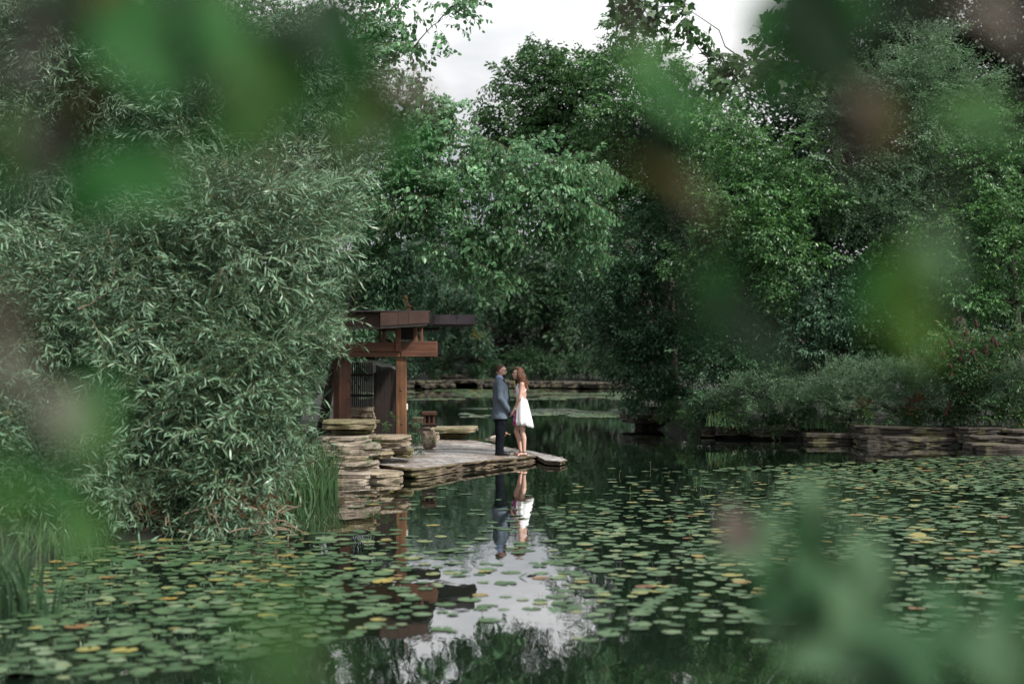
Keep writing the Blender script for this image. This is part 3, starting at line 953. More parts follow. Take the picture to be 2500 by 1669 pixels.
# slat screens
for k in range(13):
    px = 850 + k*4.7
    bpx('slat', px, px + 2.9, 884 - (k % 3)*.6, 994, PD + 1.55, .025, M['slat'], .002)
for py in (912, 962): bpx('screen_rail', 848, 911, py, py + 6, PD + 1.585, .04, M['slat'], .003)
for k in range(15):     # receding screen, sky light on its tops painted as pale pieces
    t_ = k/14
    D = PD + 1.45 - 1.15*t_
    px = 918 + 47*t_
    ztop = 886 + 11*t_ + 2.2*math.sin(t_*7)
    bpx('slat', px, px + 2.5, ztop + 4, 1064 + 6*t_, D, .028, M['slat'], .002)
    bpx('slat_lit_top', px, px + 2.5, ztop - 3, ztop + 4.5, D - .018, .016, M['slat_skylit'], .001)
bpx('screen_rail', 918, 966, 903, 909, PD + 1.52, .05, M['slat'])
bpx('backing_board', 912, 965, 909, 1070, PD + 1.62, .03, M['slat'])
bpx('light_fixture', 991.6, 995.4, 985, 1000, PD + .05, .05, plain_mat('white_fixture', (0.75, 0.73, 0.68), .5), .004)
# floor of the pavilion on the bank
fl = empty('pavilion_floor', at(600, 1100, 27.5), label='flagstone floor under the timber pavilion behind the willow', cat='floor')
fl['kind'] = 'structure'
rng = random.Random(77)
for k, (x0, x1, y0, y1) in enumerate([(-9, -6.6, 24.8, 29.5), (-6.55, -4.3, 24.9, 29.5), (-4.25, -2.35, 25.6, 29.5)]):
    link('flagstone', slab_mesh('flagstone', rect_poly(x0, x1, y0, y1, rng), 0.1, 0.33, rng, 2, .02, .3, None, 0, fl.location), M['stone'], fl)

# ------------------------------------------------------------------ people
def cloth_mat(name, col, rough=0.85, scale=60, var=0.10, wr=9.0, wrs=0.5):
    m, t, b = newmat(name)
    v = coords(t)
    n = noise(t, v, scale, 3, .6)
    r = ramp(t, [(0.3, tuple(c*(1-var) for c in col)), (0.7, tuple(c*(1+var) for c in col))])
    t.links.new(n.outputs['Fac'], r.inputs['Fac'])
    t.links.new(r.outputs['Color'], b.inputs['Base Color'])
    b.inputs['Roughness'].default_value = rough
    b.inputs['Specular IOR Level'].default_value = .15
    n2 = noise(t, coords(t, (1, 1, .55)), wr, 3, .5)
    bump(t, b, n2.outputs['Fac'], wrs, 0.03)
    return m
def skin_mat(name, col):
    m, t, b = newmat(name)
    n = noise(t, coords(t), 14, 4, .6)
    r = ramp(t, [(0.3, tuple(c*k for c, k in zip(col, (.90, .84, .82)))), (0.7, col)])
    t.links.new(n.outputs['Fac'], r.inputs['Fac'])
    t.links.new(r.outputs['Color'], b.inputs['Base Color'])
    b.inputs['Roughness'].default_value = 0.5
    b.inputs['Subsurface Weight'].default_value = 0.12
    b.inputs['Subsurface Radius'].default_value = (0.02, 0.008, 0.004)
    return m
M['skin_m'] = skin_mat('skin_warm', (0.66, 0.42, 0.33))
M['skin_w'] = skin_mat('skin_fair', (0.66, 0.43, 0.35))
M['jacket'] = cloth_mat('blue_grey_wool', (0.125, 0.160, 0.205), .9, 120, .14, 7, .6)
M['trousers'] = cloth_mat('dark_navy_wool', (0.006, 0.008, 0.013), .9, 90, .15, 8, .8)
M['shirt'] = cloth_mat('pale_blue_cotton', (0.36, 0.47, 0.78), .8)
M['lapel'] = cloth_mat('dark_lapel_shade', (0.03, 0.035, 0.05), .8)
M['hair_m'] = plain_mat('dark_brown_hair', (0.045, 0.024, 0.015), .55, 0, .4, 90, .6)
M['beard'] = plain_mat('brown_beard', (0.05, 0.024, 0.014), .7, 0, .4, 120, .6)
M['hair_w'] = plain_mat('auburn_hair', (0.16, 0.064, 0.028), .36, 0, .6, 30, .5)
M['shoe'] = plain_mat('black_leather', (0.012, 0.011, 0.011), .4)
M['sandal'] = plain_mat('brown_sandal_leather', (0.07, 0.03, 0.02), .5)
M['glasses'] = plain_mat('dark_glasses_frame', (0.015, 0.015, 0.03), .3)
M['silver'] = plain_mat('silver_bracelet', (0.75, 0.72, 0.70), .3, .6)
M['lips'] = plain_mat('lips', (0.42, 0.16, 0.14), .5)
M['eye'] = plain_mat('dark_eye', (0.03, 0.022, 0.018), .3)

def remeshed(name, mb, mat, parent, voxel=0.007, smooth=2):
    o = link(name, mb.mesh(name), mat, parent)
    md = o.modifiers.new('skin_over', 'REMESH')
    md.mode = 'VOXEL'; md.voxel_size = voxel; md.use_smooth_shade = True
    if smooth:
        sm = o.modifiers.new('soften', 'SMOOTH'); sm.iterations = smooth; sm.factor = .5
    return o
def hand(mb, wrist, palm_c, fdir, side, thumb_dir, curl):
    """palm and five bent fingers of unequal length"""
    wrist, palm_c = Vector(wrist), Vector(palm_c)
    fdir = Vector(fdir).normalized(); side = Vector(side).normalized(); curl = Vector(curl).normalized()
    mb.add(*capsule(wrist, wrist.lerp(palm_c, .5), .024, .026, 8))
    for k, s in enumerate((-.027, -.009, .009, .027)):
        mb.add(*capsule(wrist.lerp(palm_c, .3) + side*s*.7, palm_c + fdir*.03 + side*s, .015, .012, 7))
        ln = (.036, .042, .039, .030)[k]
        a = palm_c + fdir*.032 + side*s
        b = a + (fdir + curl*.25).normalized()*ln
        c = b + (fdir*.45 + curl*.9).normalized()*ln*.72
        d = c + (fdir*-.15 + curl).normalized()*ln*.5
        mb.add(*capsule(a, b, .0100, .0092, 7)); mb.add(*capsule(b, c, .0092, .0085, 7)); mb.add(*capsule(c, d, .0085, .0075, 7))
    t0 = wrist.lerp(palm_c, .45) - side*.02; t1 = t0 + Vector(thumb_dir).normalized()*.045; t2 = t1 + (Vector(thumb_dir).normalized()*.5 + fdir*.7).normalized()*.034
    mb.add(*capsule(t0, t1, .0125, .0105, 7)); mb.add(*capsule(t1, t2, .0105, .0085, 7))
def shell(c, r, keep, nu=40, nv=26, amp=0.0, fr=30.0, seed=0.0):
    """part of an ellipsoid where keep(unit direction) holds, wavy by amp"""
    v, f = ellipsoid((0, 0, 0), (1, 1, 1), nu, nv)
    good = [keep(Vector(p)) for p in v]
    f2 = [q for q in f if sum(good[i] for i in q) >= len(q) - 0.5]
    vv = []
    for p in v:
        p = Vector(p)
        k = 1 + amp*mnoise.noise(p*fr*.1 + Vector((seed, 0, 0))) + amp*.6*mnoise.noise(p*fr*.25)
        vv.append((c[0] + p.x*r[0]*k, c[1] + p.y*r[1]*k, c[2] + p.z*r[2]*k))
    used = sorted({i for q in f2 for i in q}); mp_ = {i: n for n, i in enumerate(used)}
    return [vv[i] for i in used], [tuple(mp_[i] for i in q) for q in f2]
def solid(o, th):
    md = o.modifiers.new('thickness', 'SOLIDIFY'); md.thickness = th; md.offset = 0
    return o
def head(mb, c, k=1.0, chin=1.0):
    """skull, jaw, nose, brow, lips and ears, facing +x"""
    def E(p, r): mb.ell((c[0]+p[0]*k, c[1]+p[1]*k, c[2]+p[2]*k), tuple(x*k for x in r), 16, 11)
    E((-.012, 0, .03), (.098, .076, .088)); E((.020, 0, -.025), (.072, .064, .085))
    E((.045, 0, -.078*chin), (.040, .040, .034)); E((.066, 0, .028), (.030, .058, .030))
    E((.091, 0, -.008), (.018, .0115, .022)); E((.104, 0, -.022), (.0125, .0135, .0105)); E((.082, 0, .012), (.013, .009, .02))
    E((.080, 0, -.052), (.014, .022, .008)); E((.078, 0, -.064), (.013, .019, .008)); E((.070, 0, -.09*chin), (.016, .018, .014))
    for s in (-1, 1):
        E((-.012, s*.077, -.008), (.020, .010, .031)); E((.060, s*.036, -.020), (.022, .022, .020))

# --- man, facing +x towards the woman
MX, MD = at(1222, 900, 28.05).x, 28.05
man = empty('person', (MX, MD, tz(MX)), 0.0, label='bearded person in a blue-grey suit jacket and glasses holding hands on the terrace', cat='person', group='couple on the terrace')
mb = MB()
HC = (0.012, 0, 1.652)
head(mb, HC, 1.03)
mb.add(*capsule((-.035, 0, 1.44), (-.005, 0, 1.585), .062, .058))
mb.add(*loft([(0, 0, .82, .12, .16), (0, 0, 1.0, .125, .155), (0, 0, 1.2, .12, .165), (-.01, 0, 1.38, .10, .17), (-.02, 0, 1.47, .06, .09)], 16))
for s in (-1, 1):
    el = (-.005, s*.265, 1.13); wr = (.185, s*.135, .865)
    mb.add(*capsule((-.02, s*.19, 1.41), el, .058, .045)); mb.add(*capsule(el, wr, .044, .028))
    hand(mb, wr, (.232, s*.105, .812), (.62, -s*.12, -.75), (.25*0+.1, s*.9, .1), (.75, -s*.25, -.15), (.35, -s*.55, -.5))
    mb.add(*capsule((0, s*.085, .86), (.012, s*.095, .48), .085, .058)); mb.add(*capsule((.012, s*.095, .48), (-.012, s*.1, .09), .055, .038))
    mb.add(*capsule((-.03, s*.1, .05), (.09, s*.105, .038), .028, .022))
remeshed('body', mb, M['skin_m'], man, .0065, 2)
mb = MB()
mb.add(*loft([(.002, 0, .712, .176, .205), (.0, 0, .76, .178, .204), (.002, 0, .86, .172, .197), (.010, 0, .97, .166, .188), (.014, 0, 1.07, .166, .188), (.010, 0, 1.18, .165, .198),
              (.002, 0, 1.29, .160, .212), (-.006, 0, 1.37, .145, .218), (-.016, 0, 1.43, .118, .195), (-.026, 0, 1.475, .088, .130), (-.030, 0, 1.515, .074, .085), (-.030, 0, 1.535, .068, .074)], 28))
for s in (-1, 1):
    sh = (-.018, s*.182, 1.405); el = (-.005, s*.262, 1.13); cu = (.172, s*.148, .868)
    mb.add(*capsule(sh, el, .079, .066, 12)); mb.add(*capsule(el, (.09, s*.205, .99), .066, .058, 12)); mb.add(*capsule((.09, s*.205, .99), cu, .058, .047, 12))
jk = remeshed('jacket', mb, M['jacket'], man, .009, 3)
tx = bpy.data.textures.new('jacket_folds', 'CLOUDS'); tx.noise_scale = 0.11
dm = jk.modifiers.new('folds', 'DISPLACE'); dm.texture = tx; dm.strength = 0.022; dm.mid_level = .5; dm.texture_coords = 'LOCAL'
def curveplate(name, pts, wdt, th, mat, parent):
    """flat ribbon of cloth along pts; wdt a vector giving its half width"""
    mb = MB(); w2 = Vector(wdt)
    v = []
    for q_ in pts:
        q_ = Vector(q_); v += [q_ - w2, q_ + w2]
    f = [(2*i, 2*i+1, 2*i+3, 2*i+2) for i in range(len(pts)-1)]
    return solid(link(name, mesh_py(name, v, f), mat, parent, smooth=True), th)
for s in (-1, 1):
    curveplate('lapel', [(.060, s*.070, 1.50), (.105, s*.075, 1.42), (.150, s*.062, 1.30), (.176, s*.038, 1.17), (.184, s*.012, 1.05)], (.006, s*.026, 0), .008, M['jacket'], man)
curveplate('front_edge_shade', [(.182, 0, 1.06), (.187, -.004, .95), (.186, -.008, .84), (.184, -.02, .72)], (.004, .012, 0), .006, M['lapel'], man)  # dark strip: jacket edge with its shade put into the colour
o = link('shirt', mesh_py('shirt', *loft([(.055, 0, 1.06, .115, .03), (.045, 0, 1.2, .118, .045), (.03, 0, 1.35, .105, .06), (.012, 0, 1.46, .078, .068), (-.006, 0, 1.50, .070, .070)], 16)), M['shirt'], man, smooth=True)
v, f = loft([(-.014, 0, 1.475, .086, .084), (-.012, 0, 1.51, .077, .075), (-.008, 0, 1.555, .067, .066), (-.006, 0, 1.57, .063, .063)], 26, False)
v = [(a, b_, c - max(0, a)*.42) for a, b_, c in v]
solid(link('collar', mesh_py('collar', v, f), M['shirt'], man, smooth=True), .006)
for (bx_, bz) in ((.186, 1.03), (.190, .93)):
    v, f = ellipsoid((bx_, -.022, bz), (.007, .009, .009), 8, 5); link('button', mesh_py('button', v, f), M['lapel'], man)
mb = MB()
mb.add(*loft([(0, 0, .66, .135, .165), (0, 0, .80, .148, .175), (0, 0, .93, .14, .165)], 20))
for s in (-1, 1):
    mb.add(*loft([(-.010, s*.098, .012, .108, .082), (-.010, s*.098, .05, .094, .076), (-.020, s*.098, .10, .084, .072), (-.016, s*.096, .25, .088, .074), (.002, s*.094, .45, .098, .080), (.006, s*.09, .6, .116, .088), (0, s*.085, .76, .132, .092)], 18))
tr_ = remeshed('trousers', mb, M['trousers'], man, .009, 2)
tx2 = bpy.data.textures.new('trouser_folds', 'CLOUDS'); tx2.noise_scale = 0.09
dm = tr_.modifiers.new('folds', 'DISPLACE'); dm.texture = tx2; dm.strength = 0.02; dm.texture_coords = 'LOCAL'
for s in (-1, 1):
    mb = MB(); mb.ell((.06, s*.1, .036), (.135, .045, .036), 16, 8); mb.box((-.07, s*.1-.035, 0.002), (.18, s*.1+.035, .014))
    remeshed('shoe', mb, M['shoe'], man, .007, 2)
k = 1.03
def hk(p):   # short hair: skull cap above the hairline, sideburn to the ear
    if p.x > .62 and p.z < .55: return False
    if p.x > .25: return p.z > .36 + (p.x-.25)*.45
    if p.x > -.25: return p.z > .02 if abs(p.y) > .5 else True
    return p.z > -.42
v, f = shell((HC[0]-.014, 0, HC[2]+.030), (.108, .087, .100), hk, 44, 28, .07, 60, 1.0)
solid(link('hair', mesh_py('hair', v, f), M['hair_m'], man, smooth=True), .012)
def bk(p):
    return p.z < -.12 and p.x > .0 and not (p.x > .80 and p.z > -.42) and not (p.z < -.9)
v, f = shell((HC[0]+.028, 0, HC[2]-.047), (.078, .071, .090), bk, 44, 28, .10, 80, 2.0)
solid(link('beard', mesh_py('beard', v, f), M['beard'], man, smooth=True), .016)
gl = MB()
for s in (-1, 1):
    cx, cy_, cz = HC[0]+.101, s*.034, HC[2]+.006
    pts = [(cx - abs(math.sin(a_))*0 - abs(cy_ + .026*math.cos(a_))*.12, cy_ + .026*math.cos(a_), cz + .017*math.sin(a_)) for a_ in [2*math.pi*i/14 for i in range(15)]]
    gl.tube(pts, .0032, 5)
    gl.tube([(HC[0]+.092, s*.060, HC[2]+.012), (HC[0]+.04, s*.082, HC[2]+.014), (HC[0]-.012, s*.086, HC[2]+.012)], .0038, 5)
gl.tube([(HC[0]+.102, -.01, HC[2]+.01), (HC[0]+.107, 0, HC[2]+.013), (HC[0]+.102, .01, HC[2]+.01)], .003, 5)
link('glasses', gl.mesh('glasses'), M['glasses'], man)
for s in (-1, 1):
    v, f = ellipsoid((HC[0]+.081, s*.033, HC[2]+.004), (.010, .013, .008), 10, 6); link('eye', mesh_py('eye', v, f), M['eye'], man, smooth=True)

# --- woman, facing -x towards the man (local +x is her front)
WX, WD = at(1277, 900, 27.95).x, 27.95
wom = empty('person', (WX, WD, tz(WX)), math.pi, label='auburn-haired person in a white open-back dress with magenta flowers on the terrace', cat='person', group='couple on the terrace')
mb = MB()
hm = MB()
head(hm, (0, 0, 0), .96, .93)
rotm = Matrix.Rotation(R(14), 4, 'Z') @ Matrix.Rotation(R(-4), 4, 'Y')
WH = Vector((.108, 0, 1.612))
mb.add([WH + rotm @ Vector(q_) for q_ in hm.v], hm.f)
mb.add(*capsule((.030, 0, 1.43), (.085, 0, 1.555), .048, .046))
mb.add(*loft([(.01, 0, .84, .125, .168), (.012, 0, .93, .122, .165), (.022, 0, 1.05, .092, .128), (.030, 0, 1.12, .088, .122), (.036, 0, 1.25, .104, .142), (.036, 0, 1.33, .098, .15), (.030, 0, 1.40, .070, .148), (.030, 0, 1.435, .05, .09)], 20))
for s in (-1, 1):
    mb.ell((.105, s*.062, 1.265), (.052, .058, .055))
    sh = (.022, s*.160, 1.405)
    el = (.062, s*.195, 1.135); wr = (.168, s*.095, .915)
    mb.ell(sh, (.048, .045, .05))
    mb.add(*capsule(sh, el, .043, .036)); mb.add(*capsule(el, wr, .037, .0235))
    hand(mb, wr, (.205, s*.066, .852), (.5, -s*.1, -.85), (.1, s*.9, .05), (.7, -s*.3, -.3), (.3, -s*.6, -.4))
# near leg (her left, +y) straight, far leg a little bent in front
for (s, hip, kn, an) in ((1, (.0, .085, .86), (.012, .082, .47), (-.022, .08, .085)), (-1, (.03, -.085, .86), (.135, -.075, .475), (.045, -.07, .085))):
    hip, kn, an = Vector(hip), Vector(kn), Vector(an)
    cf = kn.lerp(an, .32) + Vector((-.018, 0, 0))
    mb.add(*capsule(hip, kn, .083, .050)); mb.add(*capsule(kn, cf, .050, .051)); mb.add(*capsule(cf, an, .050, .031))
    mb.ell(an + Vector((-.022, 0, -.04)), (.034, .03, .035))
    mb.add(*capsule(an + Vector((.0, 0, -.035)), an + Vector((.125, s*.02, -.062)), .036, .021))
    for j in range(5):
        mb.add(*capsule(an + Vector((.12, s*(.02) + (-.028 + .014*j), -.066)), an + Vector((.155 - .012*abs(j - (1 if s > 0 else 3)), s*.022 + (-.03 + .015*j), -.071)), .010, .008, 7))
remeshed('body', mb, M['skin_w'], wom, .0065, 2)
# dress
m, t, b = newmat('white_dress_magenta_print')
tc_ = N(t, 'ShaderNodeTexCoord'); sx = N(t, 'ShaderNodeSeparateXYZ')
t.links.new(tc_.outputs['Object'], sx.inputs[0])
vo = N(t, 'ShaderNodeTexVoronoi'); vo.inputs['Scale'].default_value = 26
t.links.new(tc_.outputs['Object'], vo.inputs['Vector'])
rv = ramp(t, [(0.0, (0.52, 0.02, 0.20)), (0.35, (0.36, 0.03, 0.26)), (0.5, (0.24, 0.10, 0.42)), (0.66, (0.60, 0.20, 0.42)), (0.85, (0.78, 0.74, 0.78))])
sep = N(t, 'ShaderNodeSeparateColor'); t.links.new(vo.outputs['Color'], sep.inputs[0])
t.links.new(sep.outputs[0], rv.inputs['Fac'])
nn = noise(t, coords(t), 9, 3, .6)
ad = N(t, 'ShaderNodeMath', operation='MULTIPLY_ADD'); ad.inputs[1].default_value = .05
t.links.new(nn.outputs['Fac'], ad.inputs[0]); t.links.new(sx.outputs['X'], ad.inputs[2])
rb_ = ramp(t, [(0.160, (0, 0, 0)), (0.168, (1, 1, 1))])
t.links.new(ad.outputs[0], rb_.inputs['Fac'])
t.links.new(mixcol(t, rb_.outputs['Color'], (0.80, 0.80, 0.82), rv.outputs['Color']), b.inputs['Base Color'])
b.inputs['Roughness'].default_value = .8
M['dress'] = m
NP = 96
v, f = [], []
zs = [1.115, 1.09, 1.05, 1.0, .92, .84, .76, .68, .61]
for i, z in enumerate(zs):
    h = (1.115 - z)/(1.115 - .61)
    rx = .094 + .106*h**.8 ; ry = .128 + .09*h**.8
    cx = .022 - .022*h
    for k_ in range(NP):
        a_ = 2*math.pi*k_/NP
        pl = 1 + (.055*math.sin(11*a_ + .6*math.sin(3*a_)) + .022*math.sin(23*a_ + 1))*h**1.2
        x = cx + rx*math.cos(a_)*pl; y = ry*math.sin(a_)*pl
        zz = z - (.055*h*(math.cos(a_) < 0)*abs(math.cos(a_))) + .010*h*math.sin(11*a_)
        v.append((x, y, zz))
for i in range(len(zs)-1):
    for k_ in range(NP):
        k2 = (k_+1) % NP
        f.append((i*NP+k_, (i+1)*NP+k_, (i+1)*NP+k2, i*NP+k2))
solid(link('skirt', mesh_py('skirt', v, f), M['dress'], wom, smooth=True), .005)
# halter bodice: front half only, wide at the waist
v, f = [], []
prof = [(1.09, .022, .100, .133, 180), (1.12, .028, .097, .129, 112), (1.17, .034, .106, .136, 104), (1.23, .046, .122, .146, 96), (1.28, .048, .122, .148, 86), (1.33, .042, .110, .140, 62), (1.375, .036, .092, .120, 45), (1.42, .034, .074, .10, 38)]
nb = 26
for (z, cx, rx, ry, an) in prof:
    for k_ in range(nb+1):
        a_ = R(-an + 2*an*k_/nb)
        v.append((cx + rx*math.cos(a_), ry*math.sin(a_), z))
for i in range(len(prof)-1):
    for k_ in range(nb):
        a_ = i*(nb+1)+k_
        f.append((a_, a_+1, a_+nb+2, a_+nb+1))
solid(link('bodice', mesh_py('bodice', v, f), M['dress'], wom, smooth=True), .006)
sm_ = plain_mat('white_strap', (0.78, 0.77, 0.78), .8)
for s in (-1, 1):
    mb = MB(); mb.tube([(.095, s*.055, 1.40), (.04, s*.06, 1.475), (-.01, s*.03, 1.46), (-.025, 0, 1.45)], .006, 6)
    mb.tube([(.02, s*.139, 1.25), (-.045, s*.11, 1.27), (-.068, s*.05, 1.33), (-.060, s*.01, 1.40)], .007, 6)
    link('strap', mb.mesh('strap'), sm_, wom)
# hair: cap plus long wavy locks
def wk(p):
    if p.x > .40 and p.z < .62: return False
    if p.x > .05: return p.z > .40
    return p.z > -.75
v, f = shell((0, 0, 0), (.112, .093, .106), wk, 44, 28, .10, 50, 3.0)
v = [WH + rotm @ (Vector(q_)*.99 + Vector((-.014, 0, .026))) for q_ in v]
solid(link('hair', mesh_py('hair', v, f), M['hair_w'], wom, smooth=True), .014)
rng = random.Random(8)
hb = MB()
for k_ in range(190):
    a_ = R(rng.uniform(72, 180))*rng.choice((-1, 1))
    el_ = rng.uniform(.0, .95)
    st_ = Vector((.104*math.cos(a_)*math.cos(el_) - .014, .090*math.sin(a_)*math.cos(el_), .030 + .095*math.sin(el_)))
    ln = rng.uniform(.27, .43)
    fr = abs(a_) < R(92)
    if fr: ln *= .72
    pts, rr = [], []
    ph = rng.uniform(0, 6.28); wa = rng.uniform(.012, .024)
    for j in range(9):
        t_ = j/8
        o_ = Vector((st_.x, st_.y, 0)).normalized()
        out_ = .032*math.sin(min(1, t_*1.7)*1.5) + .02*t_
        q_ = st_ + o_*(out_) + Vector((0, 0, -ln*t_ + .02*math.sin(t_*2)))
        q_ += Vector((wa*math.sin(ph + t_*11), wa*math.cos(ph*1.3 + t_*10), 0))*min(1, t_*2)
        if t_ > .45: q_.x -= .10*(t_-.45)
        pts.append(WH + rotm @ q_); rr.append(.0125*(1 - .55*t_**2)*(0.75 if j == 0 else 1))
    hb.tube(pts, rr, 5)
link('hair_locks', hb.mesh('hair_locks'), M['hair_w'], wom, smooth=True)
for s in (-1, 1):
    q_ = WH + rotm @ Vector((.080, s*.032, .006)); v, f = ellipsoid(q_, (.009, .012, .006), 10, 6); link('eye', mesh_py('eye', v, f), M['eye'], wom, smooth=True)
    q_ = WH + rotm @ Vector((.086, s*.033, .024)); v, f = ellipsoid(q_, (.006, .016, .003), 10, 6); link('eyebrow', mesh_py('eyebrow', v, f), M['hair_w'], wom, smooth=True)
q_ = WH + rotm @ Vector((.0895, 0, -.055)); v, f = ellipsoid(q_, (.006, .018, .009), 10, 6); link('lips', mesh_py('lips', v, f), M['lips'], wom, smooth=True)
mb = MB(); mb.tube([(.160 + .0*i, .097 + .028*math.cos(i*2*math.pi/12), .932 + .0) if False else (.160 + .026*math.cos(i*math.pi/6)*.9, .100 + .030*math.sin(i*math.pi/6), .930 + .012*math.cos(i*math.pi/6)) for i in range(13)], .0065, 6)
link('bracelet', mb.mesh('bracelet'), M['silver'], wom)
for (s, an) in ((1, (-.022, .08, .085)), (-1, (.045, -.07, .085))):
    mb = MB(); an = Vector(an)
    sole = [an + Vector((x, s*.012 + y, -.083)) for x, y in ((-.065, -.02), (-.06, .02), (.02, .036), (.12, .045), (.165, .03), (.172, -.005), (.12, -.035), (.02, -.028))]
    n_ = len(sole)
    mb.add([q_ for q_ in sole] + [q_ + Vector((0, 0, .012)) for q_ in sole], [tuple(range(n_-1, -1, -1)), tuple(range(n_, 2*n_))] + [(i, (i+1) % n_, (i+1) % n_ + n_, i+n_) for i in range(n_)])
    ring = [an + Vector((.040*math.cos(i*math.pi/6) - .004, .038*math.sin(i*math.pi/6), .0)) for i in range(13)]
    mb.tube(ring, .006, 5)
    for (x0, y0, x1, y1) in ((-.0, -.036, .085, .038), (-.0, .036, .085, -.032), (.1, -.032, .13, .036)):
        a_, b_ = an + Vector((x0, y0, -.05)), an + Vector((x1, y1 + s*.012, -.065))
        mb.tube([a_, a_.lerp(b_, .5) + Vector((0, 0, .038)), b_], .006, 5)
    mb.tube([an + Vector((-.035, 0, 0)), an + Vector((-.058, 0, -.04)), an + Vector((-.055, 0, -.075))], .007, 5)
    link('sandal', mb.mesh('sandal'), M['sandal'], wom)

# --- duck behind the man, head lowered, tail to the left
m, t, b = newmat('duck_plumage')
tc_ = N(t, 'ShaderNodeTexCoord'); sx = N(t, 'ShaderNodeSeparateXYZ'); t.links.new(tc_.outputs['Object'], sx.inputs[0])
nn = noise(t, coords(t, (1, 1, 1)), 16, 3, .6)
ad = N(t, 'ShaderNodeMath', operation='MULTIPLY_ADD'); ad.inputs[1].default_value = .10
t.links.new(nn.outputs['Fac'], ad.inputs[0]); t.links.new(sx.outputs['X'], ad.inputs[2])
rd_ = ramp(t, [(0.0, (0.70, 0.66, 0.58)), (0.08, (0.02, 0.02, 0.025)), (0.16, (0.55, 0.50, 0.42)), (0.30, (0.42, 0.34, 0.25)), (0.42, (0.30, 0.19, 0.10)), (0.60, (0.17, 0.10, 0.06))])
mr = N(t, 'ShaderNodeMath', operation='ADD'); mr.inputs[1].default_value = .19
t.links.new(ad.outputs[0], mr.inputs[0]); t.links.new(mr.outputs[0], rd_.inputs['Fac'])
t.links.new(rd_.outputs['Color'], b.inputs['Base Color']); b.inputs['Roughness'].default_value = .7
dp = onterrace(1212, 1086, -.008)
dk = empty('duck', dp, R(-6), label='duck with black and white tail standing behind the suited person', cat='duck')
mb = MB()
mb.ell((0, 0, .135), (.165, .085, .078)); mb.ell((.10, 0, .15), (.085, .072, .075)); mb.add(*capsule((-.12, 0, .14), (-.235, 0, .115), .055, .012))
mb.add(*capsule((.145, 0, .175), (.185, 0, .235), .042, .032)); mb.ell((.205, 0, .255), (.046, .036, .037)); mb.add(*capsule((.24, 0, .247), (.285, 0, .238), .014, .012))
for s in (-1, 1):
    mb.ell((-.03, s*.068, .155), (.135, .022, .048)); mb.add(*capsule((.01, s*.035, .09), (.015, s*.038, .02), .013, .009, 7))
    mb.add(*capsule((.015, s*.038, .012), (.07, s*.045, .008), .011, .008, 7))
remeshed('body', mb, m, dk, .0065, 2)
wm = plain_mat('dark_wing_feather', (0.03, 0.03, 0.035), .6)
for s in (-1, 1):
    for j in range(4):
        mb = MB(); mb.tube([(-.02 - .02*j, s*.086, .175 - .018*j), (-.12, s*.07, .165 - .016*j), (-.215 - .01*j, s*.028, .148 - .012*j)], [.010, .012, .004], 5)
        link('wing_feather', mb.mesh('wing_feather'), wm if j % 2 == 0 else plain_mat('pale_wing_feather', (0.6, 0.57, 0.5), .7), dk)
v, f = ellipsoid((.285, 0, .236), (.020, .012, .007), 10, 6); link('bill', mesh_py('bill', v, f), plain_mat('yellow_bill', (0.55, 0.42, 0.06), .5), dk, smooth=True)

# ------------------------------------------------------------------ lily pads
def pad_mesh(seed, curl=0.0):
    rng = random.Random(seed)
    n = 15; v = [(0, 0, 0.004)]; f = []
    for ring, rr in ((0, .55), (1, 1.0)):
        for k in range(n):
            a = R(12 + (336)*k/(n-1))
            r_ = rr*(1 + (.05*mnoise.noise(Vector((math.cos(a)*2 + seed, math.sin(a)*2, 1))) if ring else 0))
            z = .004 + (.006 if not ring else .002 + curl*max(0, mnoise.noise(Vector((math.cos(a)*1.3 + seed*3, math.sin(a)*1.3, 5))))*.5 + .012*rng.random())
            v.append((r_*math.cos(a), r_*math.sin(a), z))
    for k in range(n-1):
        f.append((0, 1+k, 2+k)); f.append((1+k, 1+n+k, 2+n+k)); f.append((1+k, 2+n+k, 2+k))
    return np.array(v), np.array(f)
PADV = [pad_mesh(k, (0.05, 0.12, 0.05, 0.25, 0.08, 0.4)[k]) for k in range(6)]
